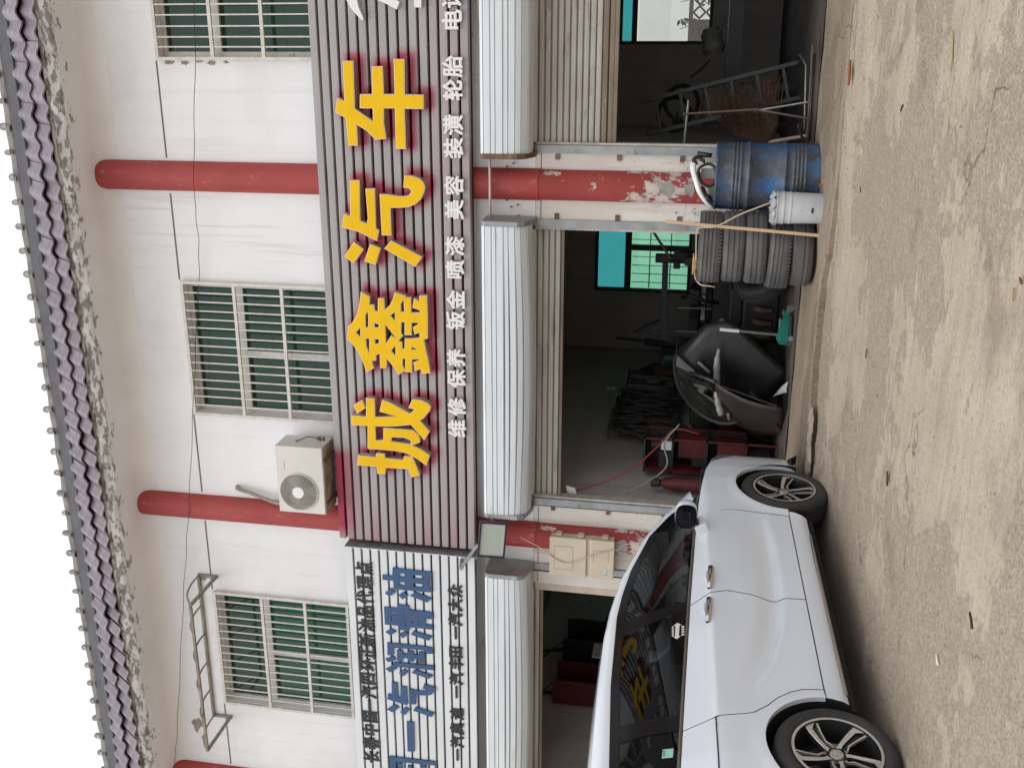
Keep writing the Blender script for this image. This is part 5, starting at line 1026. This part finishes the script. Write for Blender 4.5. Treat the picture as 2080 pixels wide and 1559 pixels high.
o = dk.build('cover_sheet', M('grey_sheet', (.09,.085,.08), rough=.9)); o.modifiers.new('s','SOLIDIFY').thickness = .01; tag(o, 'grey sheet with ragged edge pinned on the left bay wall', 'sheet')
jbm = B(); jbm.box(-5.36,-5.272,.02,.22,.0,2.38); tag(jbm.build('jamb_board', m_pvc), 'beige board lining the jamb behind the meter box', 'board')
# ------------------------------------------------------------------ litter on the yard
def leaf(loc, L_, w_, rz, mm, lab, cat='leaf', curl=.3):
    rows = []
    for s in np.linspace(0, 1, 9):
        ww = w_*math.sin(math.pi*min(1, max(.02, s)))**.8; rows.append([((s-.5)*L_, k_*ww/2, curl*w_*(abs(k_)**2)+.004+.10*L_*(s-.5)**2) for k_ in (-1,-.5,0,.5,1)])
    o = B().grid(rows).build('dry_leaf' if cat == 'leaf' else 'litter', mm, None, smooth=True); o.location = (loc[0], loc[1], gz(*loc)+.004); o.rotation_euler.z = rz; o.modifiers.new('s','SOLIDIFY').thickness = .0015; tag(o, lab, cat); return o
m_lf = M('orange_dead_leaf', (.36,.13,.045), (.28,.09,.03), 30, rough=.7)
m_lf2 = M('brown_dead_leaf', (.16,.065,.04), rough=.7); m_lf3 = M('straw_strip', (.42,.30,.14), rough=.8)
leaf((-.20,-1.45), .17, .055, R(12), m_lf, 'orange brown dry leaf lying in front of the right bay')
leaf((-2.36,-3.55), .085, .035, R(30), m_lf2, 'reddish brown dry leaf beside the car sill')
leaf((-.04,-3.75), .20, .016, R(20), m_lf3, 'thin curled straw coloured strip on bare concrete', 'strip')
leaf((-.85,-5.15), .05, .022, R(70), m_lf2, 'small pinkish brown scrap near a pale stub on the concrete', 'scrap')
for (x, y, rz, L_, mm, lab) in ((-.92,-5.08,.3,.05,m_lf3,'short pale cigarette stub lying on the concrete'),(-2.70,-4.85,1.2,.06,m_whp,'small whitish plastic scrap near the rear wheel'),(-2.28,-5.2,.7,.07,m_iron,'small hooked piece of black wire on the concrete'),(-2.05,-3.0,2.0,.06,m_lf3,'straw stub on concrete near the front tyre'),(-.95,-1.85,.5,.05,m_iron,'dark nut shaped scrap near the step edge'),(-1.9,-2.6,.1,.06,m_lf2,'dark twig scrap lying before the doorway'),(-.35,-2.8,1.9,.05,m_iron,'tiny black scrap near the straw coloured strip')):
    b_ = B().tube([(-L_/2,0,.006),(0,.004,.007),(L_/2,-.004 if mm is not m_iron else .02,.006)], .005, 6).build('litter', mm, None, smooth=True); b_.location = (x, y, gz(x, y)+.004); b_.rotation_euler.z = rz; tag(b_, lab, 'litter')
sg = B()
for k_ in range(1300):
    x = random.uniform(-3.2,1.6); y = random.uniform(-6.6,-1.4) if k_ < 600 else -1.26-abs(random.gauss(0,.10)); s = random.uniform(.002,.0060)*(1+.5*random.random()); z = gz(x, y)+.004
    a_ = random.uniform(0, 3); u = Vector((math.cos(a_), math.sin(a_), 0))*s; v = Vector((-math.sin(a_), math.cos(a_), 0))*s*.7
    sg.add([Vector((x,y,z))-u, Vector((x,y,z))+v, Vector((x,y,z))+u, Vector((x,y,z))-v, (x,y,z+s*.9)], [(0,1,4),(1,2,4),(2,3,4),(3,0,4)])
tag(sg.build('loose_grit', M('grit', (.20,.165,.125), (.42,.37,.30), 9, .45, .55, rough=.95), None), 'loose stone grit scattered over the concrete yard', 'grit', kind='stuff')
# ------------------------------------------------------------------ white car
CO = Vector((-4.2199, -3.0502, -.2212))
CX, CY, CZ = Vector((.09404,.99470,.04160)), Vector((-.99556,.09413,0)), Vector((-.00392,-.04141,.99913))
car = thing('parked_car', CO, 'white parked hatchback car with tinted windows and two-tone alloy wheels', 'car')
car.matrix_world = Matrix(((CX.x,CY.x,CZ.x,CO.x),(CX.y,CY.y,CZ.y,CO.y),(CX.z,CY.z,CZ.z,CO.z),(0,0,0,1)))
m_cp = M('pearl_white_paint', (.765,.825,.905), rough=.28, coat=1.0, spec=.5)
m_bg = M('black_gloss_trim', (.006,.006,.008), rough=.16, spec=.22)
m_chr = M('chrome_trim', (.62,.61,.61), rough=.12, metal=1.0)
m_strip = M('satin_belt_strip', (.24,.215,.205), rough=.3, metal=.8)
m_under = M('black_underbody', (.010,.010,.011), rough=.8)
def mat_cglass():
    m, nt, p = base_mat('tinted_car_glass')
    t = N(nt, 'BsdfTransparent'); t.inputs['Color'].default_value = (.055,.062,.065,1)
    g_ = N(nt, 'BsdfGlossy'); g_.inputs['Roughness'].default_value = .008; g_.inputs['Color'].default_value = (.92,.96,1,1)
    fr_ = N(nt, 'Fresnel'); fr_.inputs[0].default_value = 1.42
    ms = N(nt, 'MixShader'); nt.links.new(fr_.outputs[0], ms.inputs[0]); nt.links.new(t.outputs[0], ms.inputs[1]); nt.links.new(g_.outputs[0], ms.inputs[2])
    nt.links.new(ms.outputs[0], nt.nodes['Material Output'].inputs['Surface']); return m
m_cg = mat_cglass()
WXF, WXR, WZC, WR_ = 1.382, -1.382, .324, .324
AR = .368
def zcrease(x): return interp(x, [-1.3,-.95,-.7,-.4,-.1,.4,.8,1.3], [.80,.735,.63,.56,.53,.525,.54,.56])
def taper(x): return interp(x, [-2.36,-2.2,-1.9,-1.5,1.2,1.45,1.7,1.9,2.05,2.18,2.28,2.34], [.80,.885,.958,.995,1,.990,.962,.918,.865,.79,.70,.60])
def W_half(x, z):
    zc = zcrease(x); amp = interp(x, [-1.15,-.85,-.5,.45,.75,1.0], [0,.6,1,1,.5,0])
    b_ = interp(z, [.15,.20,.24,.30,.38,.50,.62,.72,.80,.88,.935,.96,1.02,1.10,1.2], [.815,.838,.862,.872,.876,.878,.882,.886,.889,.890,.889,.874,.850,.822,.785])
    d = z-zc
    dent = -.036*math.exp(-(d/.10)**2) if d > 0 else -.036*math.exp(-(d/.040)**2)
    fl = 0
    for xc in (WXF, WXR):
        rr = math.hypot(x-xc, z-WZC); fl = max(fl, .010*math.exp(-((rr-AR-.01)/.05)**2))
    return (b_+dent*amp)*taper(x)+fl
def zbelt(x): return interp(x, [-2.2,-1.95,-1.55,-.92,-.1,.82,1.05,1.3], [1.175,1.160,1.134,1.103,1.060,1.003,.985,.975])
def zfend(x): return interp(x, [.7,.82,1.05,1.3,1.6,1.8,2.0,2.15,2.25,2.34], [1.006,1.000,.984,.958,.915,.862,.785,.70,.62,.52])
XA = lambda z: interp(z, [.20,.33,.55,.75,.88,.95,1.02], [.93,.925,.955,.965,.925,.865,.79])
XB = lambda z: interp(z, [.20,.33,.50,.70,.83,.95,1.06,1.1], [-.085,-.088,-.096,-.082,-.068,-.105,-.185,-.21])
XC = lambda z: interp(z, [.20,.33,.37,.45,.52,.60,.66,.74,.80,.95,1.12,1.2], [-.94,-.940,-.946,-.955,-.985,-1.048,-1.12,-1.185,-1.205,-1.240,-1.300,-1.32])
def arch_z(x, xc, lo):
    d = abs(x-xc)
    return WZC+math.sqrt(AR*AR-d*d) if d < AR else lo
def patch(name, xl, xr, zlo, zhi, ns, nt, sgn, mat, sdist=None, gap=.0036, flange=True):
    S = sdist if sdist is not None else list(np.linspace(0, 1, ns))
    rows = []
    for s in S:
        row = []
        for j in range(nt):
            t = j/(nt-1); zm = .6; x = lerp(xl(zm), xr(zm), s)
            for _ in range(6):
                z = lerp(zlo(x)+gap, zhi(x)-gap, t); a_, b_ = xl(z), xr(z); sg = 1 if b_ > a_ else -1
                x = lerp(a_+gap*sg, b_-gap*sg, s)
            row.append((x, sgn*W_half(x, z), z))
        rows.append(row)
    b = B().grid(rows)
    o = b.build(name, mat, car, smooth=True); fl2 = B()
    if flange:
        loops = [[r[0] for r in rows], [r[-1] for r in rows], rows[0], rows[-1]]
        for lp in loops: fl2.grid([[(q[0], q[1]-sgn*.001, q[2]) for q in lp], [(q[0], q[1]-sgn*.022, q[2]) for q in lp]])
        fl2.build('panel_flange', m_under, o)
    return o
def edge_s(x0, x1, marks, n):     # denser columns near the ends of a wheel arch
    base = list(np.linspace(0, 1, n))
    for m_ in marks:
        s = (m_-x0)/(x1-x0)
        for d in (-.02,-.008,-.003,-.001,0,.001,.003,.008,.02): base.append(s+d/(abs(x1-x0)))
    return sorted(set(v for v in base if 0 <= v <= 1))
SILL = .335
def polar_panel(name, xc, inside, th0, th1, corners, sgn, mat, n=70, m=12, gap=.0036):
    ths = sorted(set([float(v) for v in np.linspace(th0, th1, n)]+[math.atan2(z-WZC, x-xc) % (2*math.pi) if th0 < (math.atan2(z-WZC, x-xc) % (2*math.pi)) < th1 else th0 for x, z in corners]))
    rows = []
    for th in ths:
        c_, s_ = math.cos(th), math.sin(th); lo_, hi_ = AR, 2.2
        if not inside(xc+(AR+.004)*c_, WZC+(AR+.004)*s_): hi_ = AR+.004
        r_ = AR
        while r_ < 2.2 and inside(xc+(r_+.01)*c_, WZC+(r_+.01)*s_): r_ += .01
        a_, b_ = r_, r_+.01
        for _ in range(12):
            md = (a_+b_)/2
            if inside(xc+md*c_, WZC+md*s_): a_ = md
            else: b_ = md
        ro = max(AR+.003, a_-gap)
        rows.append([(xc+r2*c_, sgn*W_half(xc+r2*c_, WZC+r2*s_), WZC+r2*s_) for r2 in [AR+(ro-AR)*t**1.3 for t in np.linspace(0, 1, m)]])
    b = B().grid(rows)
    b.grid([[r[0] for r in rows], [(r[0][0], r[0][1]-sgn*.03, r[0][2]) for r in rows]])
    o = b.build(name, mat, car, smooth=True); fl2 = B()
    for lp in ([r[-1] for r in rows], rows[0], rows[-1]): fl2.grid([[(q[0], q[1]-sgn*.001, q[2]) for q in lp], [(q[0], q[1]-sgn*.03, q[2]) for q in lp]])
    fl2.build('panel_flange', m_under, o); return o
for sgn in (-1, 1):
    polar_panel('fender', WXF, lambda x, z: x > XA(z) and x < 2.335 and z < zfend(x) and z > .198, -.335 % (2*math.pi)-2*math.pi, math.pi-.03, [(2.335,.52),(2.335,.20),(.85,.995),(2.0,.785),(2.15,.70)], sgn, m_cp, 110, 16)
    patch('front_door', XB, XA, lambda x: SILL, zbelt, 34, 54, sgn, m_cp)
    patch('rear_door', XC, XB, lambda x: SILL, zbelt, 34, 54, sgn, m_cp)
    polar_panel('quarter_panel', WXR, lambda x, z: x < XC(z) and x > -2.34 and z < zbelt(x) and z > (.26 if x < WXR else SILL-.002), .035, math.pi+.175, [(-2.34,1.17),(-2.34,.26),(-1.30,1.12),(-.95,.345)], sgn, m_cp, 110, 16)
    patch('sill_panel', lambda z: -1.03+.10*max(0, z-.22), lambda z: .985-.28*max(0,.30-z), lambda x: .205, lambda x: SILL, 40, 8, sgn, m_cp)
    st_ = B(); pts = [(x, sgn*(W_half(x, .215)+.004), .212) for x in np.linspace(.74, -.95, 40)]
    st_.grid([[(x, y, z+.016*min(1, (i+1)/10)) for i, (x, y, z) in enumerate(pts)], [(x, y+sgn*.006, z) for x, y, z in pts], [(x, y-sgn*.010, z-.014) for x, y, z in pts]]); st_.build('sill_moulding', m_chr, car, smooth=True)
    # greenhouse
    GT = [(1.20,1.010,.800),(1.13,1.085,.785),(1.03,1.187,.765),(.77,1.335,.730),(.37,1.455,.692),(.10,1.502,.675),(-.14,1.528,.665),(-.8,1.533,.655),(-1.45,1.507,.655),(-1.80,1.455,.665),(-2.02,1.36,.69)]
    CT = [(1.46,1.035,.735),(1.32,1.125,.712),(1.10,1.245,.685),(.80,1.383,.650),(.298,1.537,.605),(.0,1.582,.592),(-.267,1.604,.585),(-.807,1.616,.575),(-1.411,1.610,.575),(-1.9,1.565,.58),(-2.18,1.47,.60)]
    gtx = [q[0] for q in GT][::-1]; gtz = [q[1] for q in GT][::-1]; gty = [q[2] for q in GT][::-1]
    def gpt(x, t, off=0):
        zb = zbelt(x)+.012; zt = interp(x, gtx, gtz); zt = max(zt, zb+.002); t_ = t
        z = lerp(zb, zt, t_); yb = W_half(x, zbelt(x))-.012; yt = interp(x, gtx, gty); y = lerp(yb, yt, t_)+.018*math.sin(math.pi*t_)*min(1,(zt-zb)/.3)
        return (x, sgn*(y+off), z)
    def gband(name, f0, f1, mat, off, n=24, m=14, t0=0., t1=1.):
        rows = []
        for i in range(n):
            s = i/(n-1); row = []
            for j in range(m):
                t = lerp(t0, t1, j/(m-1)); row.append(gpt(lerp(f0(t), f1(t), s), t, off))
            rows.append(row)
        return B().grid(rows).build(name, mat, car, smooth=True)
    gband('front_door_glass', lambda t: -.125-.10*t, lambda t: 1.13-.02*t, m_cg, 0, 50)
    gband('pillar_trim', lambda t: -.225-.155*t, lambda t: -.125-.10*t, m_bg, .002, 6)
    gband('rear_door_glass', lambda t: -1.165-.0*t, lambda t: -.225-.155*t, m_cg, 0, 30)
    gband('pillar_trim', lambda t: -1.285-.02*t, lambda t: -1.165, m_bg, .002, 6)
    gband('quarter_glass', lambda t: -1.99, lambda t: -1.29-.02*t, m_cg, 0, 24)
    # black frames along the glass edge
    fr_ = B(); tp = [gpt(x, 1.0, .003) for x in np.linspace(1.13, -2.0, 70)]; tp2 = [gpt(x, 1-.055/max(.08, interp(x, gtx, gtz)-zbelt(x)) if interp(x, gtx, gtz)-zbelt(x) > .1 else .5, .003) for x in np.linspace(1.13, -2.0, 70)]
    fr_.grid([tp, tp2]); fr_.build('window_frame', m_bg, car, smooth=True)
    bs = B(); bl = [(x, sgn*(W_half(x, zbelt(x))-.004), zbelt(x)+.002) for x in np.linspace(1.10, -2.0, 60)]
    bs.grid([[(x, y-sgn*.014, z+.016) for x, y, z in bl], [(x, y+sgn*.002, z+.014) for x, y, z in bl], [(x, y+sgn*.005, z+.004) for x, y, z in bl], [(x, y+sgn*.001, z-.002) for x, y, z in bl]]); bs.build('belt_strip', m_strip, car, smooth=True)
    qd = B(); qd.grid([[gpt(x, t, .001) for t in np.linspace(0, 1, 6)] for x in np.linspace(1.13, 1.20, 5)]); qd.build('sail_trim', m_bg, car, smooth=True)
    # A pillar and cant rail, running from the cowl to the tail
    rows = []
    for k_ in range(90):
        s = k_/89; a_ = s*(len(GT)-1); i0 = min(int(a_), len(GT)-2); f_ = a_-i0
        g0 = [lerp(GT[i0][q], GT[i0+1][q], f_) for q in range(3)]; c0 = [lerp(CT[i0][q], CT[i0+1][q], f_) for q in range(3)]
        rows.append([(lerp(g0[0], c0[0], u), sgn*(lerp(g0[2], c0[2], u)+.022*math.sin(math.pi*min(1,u*1.0))), lerp(g0[1], c0[1], u)+.008*math.sin(math.pi*u)) for u in (0,.06,.3,.55,.8,1)])
    b = B().grid(rows); b.grid([[r[0] for r in rows], [(r[0][0], r[0][1]-sgn*.03, r[0][2]-.004) for r in rows]]); b.build('cant_rail', m_cp, car, smooth=True)
# roof, screen, bonnet, ends
def across(rowsR, crown, n=15, name='roof', mat=m_cp, pw=2.0):
    rows = []
    for (x, y, z, xo) in rowsR: rows.append([(x+xo*(1-abs(u)**pw), y*u, z+crown*(1-abs(u)**pw)) for u in np.linspace(-1, 1, n)])
    return B().grid(rows).build(name, mat, car, smooth=True)
across([(q[0], q[2], q[1]+.001, .06 if i < 3 else 0) for i, q in enumerate(CT[4:])], .045)
across([(1.46,.73,1.03,.18),(1.32,.70,1.125,.16),(1.10,.672,1.245,.13),(.80,.638,1.38,.10),(.30,.598,1.538,.06)], .02, name='windscreen', mat=m_cg)
hd_r = [(x, W_half(x, zfend(x))-.004, zfend(x)+.002, 0) for x in np.linspace(1.22, 2.30, 18)]
across(hd_r, .055, name='bonnet', pw=2.6)
across([(2.335,W_half(2.335,.52),.525,.10),(2.36,.50,.45,.10),(2.37,.50,.35,.10),(2.35,.49,.24,.08),(2.30,.49,.19,.06)], 0, name='front_bumper')
across([(-2.337,W_half(-2.34,z)-.001,z,xo) for z, xo in ((1.165,-.06),(1.0,-.08),(.8,-.10),(.5,-.10),(.26,-.08))], 0, name='tailgate')
across([(-2.18,.60,1.47,-.02),(-2.337,W_half(-2.34,1.165)-.001,1.165,-.06)], .0, name='rear_screen', mat=m_cg)
m_lamp = M('dark_headlamp', (.10,.10,.105), (.24,.24,.25), 20, rough=.12, coat=.8)
for sgn in (-1, 1):
    rows = []
    for x in np.linspace(1.78, 2.24, 14):
        zt = zfend(x); hgt = interp(x, [1.78,1.95,2.24], [.01,.085,.13]); rows.append([(x, sgn*(W_half(x, zt-u*hgt)+.0035), zt+.006-u*hgt) for u in np.linspace(0, 1, 6)])
    B().grid(rows).build('headlight', m_lamp, car, smooth=True)
    rows = []
    for z in np.linspace(.85, 1.15, 8): rows.append([(x, sgn*(W_half(x, z)+.004), z) for x in np.linspace(-2.33, -1.95-.2*abs(z-1.0), 8)])
    B().grid(rows).build('tail_light', M('red_lamp', (.25,.01,.012), rough=.15, coat=.8), car, smooth=True)
    B().prism([(1.99,.235),(2.08,.15),(2.02,.20),(1.93,.20)], lambda a_, c_: (a_, sgn*.70, c_), lambda a_, c_: (a_, sgn*.78, c_)).build('air_dam', m_under, car)
ub = B(); ub.box(-2.15,2.10,-.60,.60,.20,.92); ub.box(-.98,.98,-.835,.835,.215,.945); ub.box(-1.02,1.0,-.80,.80,.16,.216)
ub.box(1.10,2.0,-.60,.60,.9,.93)
ub.build('underbody', m_under, car)
for xc in (WXF, WXR):
    for sgn in (-1, 1):
        rows = []
        for t in np.linspace(-.35, math.pi+.35, 30): rows.append([(xc+(AR+.004)*math.cos(t), sgn*y, WZC+(AR+.004)*math.sin(t)) for y in (.60,.74,.855)])
        B().grid(rows).build('wheel_liner', m_under, car, smooth=True)
for xc, sg in ((-1.75, 0),):
    B().box(-2.2,-1.76,-.78,.78,.22,.95).build('boot_floor', m_under, car)
# cabin
m_seat = M('dark_seat_fabric', (.020,.021,.024), rough=.8)
for x, y in ((.18,-.36),(.18,.36),(-.72,-.36),(-.72,.36)):
    sb_ = B(); sb_.box(x-.10,x+.02,y-.24,y+.24,.94,1.16); sb_.build('seat', m_seat, car, bevel=.04); B().box(x-.10,x-.0,y-.13,y+.13,1.19,1.36).build('head_rest', m_seat, car, bevel=.035)
B().box(.75,1.25,-.68,.68,.93,1.02).build('dashboard', m_seat, car, bevel=.04)
sw = B(); sw.tube([(.62+.05*math.sin(t), .36+.18*math.cos(t), 1.02+.17*math.sin(t)) for t in np.linspace(0, 2*math.pi, 25)], .014, 7, caps=False); sw.build('steering_wheel', m_seat, car, smooth=True)
# handles
for sgn in (-1, 1):
    for xh, zh in ((.065,.928),(-.28,.950)):
        yb = W_half(xh, zh)
        rec = B(); rec.grid([[(xh+.02+.085*r_*math.cos(t), sgn*(yb+.0015-.012*(1-r_)**.6), zh-.004+.036*r_*math.sin(t)) for t in np.linspace(0, 2*math.pi, 25)] for r_ in (1, .8, .5, .01)]); rec.build('handle_recess', m_cp, car, smooth=True)
        hp_ = crspline([(xh+.125, sgn*(yb+.010), zh-.006),(xh+.10, sgn*(yb+.028), zh-.004),(xh+.0, sgn*(yb+.036), zh+.002),(xh-.085, sgn*(yb+.030), zh+.008),(xh-.125, sgn*(yb+.010), zh+.010)], 6)
        hb = B(); rows = []
        for i, q in enumerate(hp_):
            hh = .0205*(1-.25*abs(i/(len(hp_)-1)-.5)*2); rows.append([(q.x, q.y-sgn*.012*(1-math.cos(a_))*.7, q.z+hh*math.sin(a_)) for a_ in np.linspace(0, 2*math.pi, 13)])
        hb.grid(rows); hb.build('door_handle', m_chr, car, smooth=True)
    # fuel flap shut line and quarter seam
    sm = B(); sm.tube([(-1.245-.6*s, sgn*(W_half(-1.245-.6*s, .945)+.0015), .945-.004*s) for s in np.linspace(0, 1, 20)], .004, 5); sm.build('seam', m_under, car)
# mirrors
for sgn in (-1, 1):
    mr = B(); c_ = Vector((.68, sgn*.995, 1.085)); rows = []
    for k_, (dx, s1) in enumerate(((.085,.12),(.075,.55),(.05,.82),(.01,.97),(-.035,1.0),(-.050,.97))):
        rows.append([(c_.x+dx, c_.y+s1*.105*math.copysign(abs(math.cos(t))**.7, math.cos(t)), c_.z+s1*.078*math.copysign(abs(math.sin(t))**.75, math.sin(t))) for t in np.linspace(0, 2*math.pi, 29)])
    mo = B().grid(rows).build('mirror', m_cp, car, smooth=True)
    B().grid([[(c_.x-.048+.02*(1-r_), c_.y+r_*.098*math.copysign(abs(math.cos(t))**.7, math.cos(t)), c_.z+r_*.071*math.copysign(abs(math.sin(t))**.75, math.sin(t))) for t in np.linspace(0, 2*math.pi, 29)] for r_ in (1,.9,.6,.01)]).build('mirror_bezel', m_bg, mo, smooth=True)
    B().add([(c_.x-.036, c_.y+.088*math.copysign(abs(math.cos(t))**.7, math.cos(t)), c_.z+.060*math.copysign(abs(math.sin(t))**.75, math.sin(t))) for t in np.linspace(0, 2*math.pi, 28, endpoint=False)], [tuple(range(28))]).build('mirror_glass', M('mirror_glass', (.12,.13,.14), rough=.03, metal=1.0), mo)
    B().box(c_.x-.056, c_.x-.046, c_.y-.10, c_.y+.10, c_.z-.004, c_.z+.0).build('mirror_seam', m_bg, mo) if False else None
    yb = W_half(.68,.96)
    ft = B(); ft.prism([(.60,.992),(.77,.998),(.75,.95),(.70,.905),(.635,.915)], lambda a_, z: (a_, sgn*(W_half(a_, z)-.01), z), lambda a_, z: (a_+.02, sgn*(W_half(a_, z)+.055), z+.03)); ft.build('mirror_foot', m_cp, mo, bevel=.008)
    B().bar((.69, sgn*(yb+.03), .99), (.69, sgn*.95, 1.03), .07, .03).build('mirror_arm', m_bg, mo)
# stickers on the glass
def on_glass(x, t, sgn=-1): 
    q = gpt(x, t, .0012); return q
sgn = -1
m_stk = M('white_sticker', (.70,.71,.71), rough=.5); m_mst = M('mint_sticker', (.33,.62,.50), rough=.5)
def gl_poly(name, pts, mat, off=.0015):
    b = B(); b.add([gpt(x, t, off) for x, t in pts], [tuple(range(len(pts)))]); return b.build(name, mat, car)
def zt2t(x, z): zb = zbelt(x)+.012; return (z-zb)/(interp(x, gtx, gtz)-zb)
def gz_(pts): return [(x, zt2t(x, z)) for x, z in pts]
gl_poly('safety_sticker', gz_([(-.335,1.142),(-.362,1.168),(-.362,1.155),(-.468,1.157),(-.468,1.170),(-.497,1.146),(-.468,1.122),(-.468,1.135),(-.362,1.129),(-.362,1.116)]), m_stk)
for k_ in range(4): x = -.372-.026*k_; gl_poly('sticker_text', gz_([(x,1.118),(x-.017,1.119),(x-.017,1.102),(x,1.101)]), m_stk)
for k_ in range(9): x = -.365-.0115*k_; gl_poly('sticker_text', gz_([(x,1.176),(x-.008,1.177),(x-.008,1.165),(x,1.164)]), m_stk)
gl_poly('mint_label', gz_([(-1.41,1.225),(-1.475,1.229),(-1.475,1.172),(-1.41,1.168)]), m_mst)
for k_ in range(3): x = -1.422-.016*k_; gl_poly('sticker_text', gz_([(x,1.223),(x-.007,1.224),(x-.007,1.213),(x,1.212)]), m_ink, .003)
# wheels
m_rimd = M('dark_rim_paint', (.020,.020,.022), rough=.3); m_rimm = M('machined_rim_face', (.62,.595,.565), (.54,.52,.50), 20, rough=.32, metal=.5)
m_disc = M('brake_disc', (.12,.115,.11), rough=.45, metal=.8)
m_ct = mat_rubber('car_tyre_rubber', (.026,.026,.028), (.055,.053,.051))
wh = bpy.data.objects.new('wheel', None); COL.objects.link(wh); wh.parent = car
RR = .232
ty_o = tyre_mesh(WR_, .212, RR, (-.052,-.018,.018,.052)).build('tyre', m_ct, wh, smooth=40)
bl_ = B().lathe([(RR+.004,.096),(RR,.099),(RR-.010,.097),(RR-.014,.085),(RR-.022,.04),(RR-.03,-.08)], 64); bl_.build('rim_barrel', m_rimd, wh, smooth=40)
B().lathe([(RR+.002,.0985),(RR-.006,.1005),(RR-.013,.098)], 64).build('rim_lip', m_rimm, wh, smooth=True)
B().lathe([(.001,-.01),(.145,-.01),(.15,-.02),(.001,-.03)], 40).build('brake_disc', m_disc, wh, smooth=40)
B().lathe([(RR-.02,-.05),(.001,-.06)], 40).build('rim_back', m_under, wh)
B().box(.05,.14,-.06,.06,-.03,.012).build('caliper', m_steel, wh, bevel=.01)
def pol(r_, a_): a_ = R(a_); return (RR*.975*r_*math.sin(a_), RR*.975*r_*math.cos(a_))
def zf(x, y): r_ = math.hypot(x, y)/RR; return .058+.030*r_**1.5
spoke = [(1.0,-9),(.80,-12.5),(.57,-17),(.36,-24),(.20,-38),(.235,-4),(.32,-9),(.55,-5.5),(.84,-2.5),(.93,4),(1.0,11)]
thin = [(.97,9.5),(.70,7.5),(.42,4.0),(.30,20),(.325,22),(.445,8.5),(.70,10.0),(.97,12.5)]
pit = [(1.0,11),(.93,4),(.84,-2.5),(.55,-5.5),(.32,-9),(.25,5),(.30,20),(.42,4),(.70,7.5),(.97,10)]
for k_ in range(5):
    a0 = 58+72*k_
    q = [pol(r_, a_+a0) for r_, a_ in spoke]
    B().prism(q, lambda a_, c_: (a_, c_, zf(a_, c_)-.035), lambda a_, c_: (a_, c_, zf(a_, c_)-.007)).build('spoke', m_rimd, wh)
    b = B(); b.add([(x*.998, y*.998, zf(x, y)) for x, y in q], [tuple(range(len(q)))]); b.build('spoke_face', m_rimm, wh)
    q = [pol(r_, a_+a0) for r_, a_ in pit]; B().prism(q, lambda a_, c_: (a_, c_, zf(a_, c_)-.05), lambda a_, c_: (a_, c_, zf(a_, c_)-.018)).build('spoke_web', m_rimd, wh)
    q = [pol(r_, a_+a0) for r_, a_ in thin]; B().prism(q, lambda a_, c_: (a_, c_, zf(a_, c_)-.02), lambda a_, c_: (a_, c_, zf(a_, c_)-.004)).build('spoke_line', m_rimm, wh)
    x, y = pol(.27, a0+22); B().tube([(x, y, .03), (x, y, .058)], .0095, 6).build('wheel_nut', m_steel, wh)
B().lathe([(.062,.02),(.060,.050),(.050,.0565),(.001,.0575)], 28).build('hub', m_rimd, wh, smooth=40)
B().lathe([(.036,.0575),(.034,.0625),(.030,.0635),(.001,.0635)], 28).build('centre_cap', m_rimm, wh, smooth=40)
em = B()
for s_ in (-1, 1): em.prism([(s_*.008,-.018),(s_*.015,-.018),(s_*.019,.018),(s_*.012,.018)], lambda a_, c_: (a_, c_, .0637), lambda a_, c_: (a_, c_, .066))
em.box(-.0095,.0095,-.0055,.001,.0637,.066); em.build('emblem', m_chr, wh)
rr_ = B(); fr4 = [(-.026,-.022),(.026,-.022),(.030,.022),(-.030,.022)]; rr_.tube([(x, y, .065) for x, y in fr4+fr4[:1]], .0016, 4); rr_.build('emblem_frame', m_chr, wh)
def place_wheel(o, x, sgn, spin, steer=0):
    o.matrix_parent_inverse = Matrix.Identity(4)
    if sgn < 0: m_ = Matrix(((1,0,0),(0,0,-1),(0,1,0)))
    else: m_ = Matrix(((-1,0,0),(0,0,1),(0,1,0)))
    o.matrix_basis = Matrix.Translation((x, sgn*.760, WZC)) @ Matrix.Rotation(steer, 4, 'Z') @ m_.to_4x4() @ Matrix.Rotation(spin, 4, 'Z')
place_wheel(wh, WXR, -1, 0)
for x, sgn, spin, steer in ((WXF,-1,R(27),R(3)),(WXF,1,R(50),R(3)),(WXR,1,R(13),0)): place_wheel(copy_tree(wh, car), x, sgn, spin, steer)
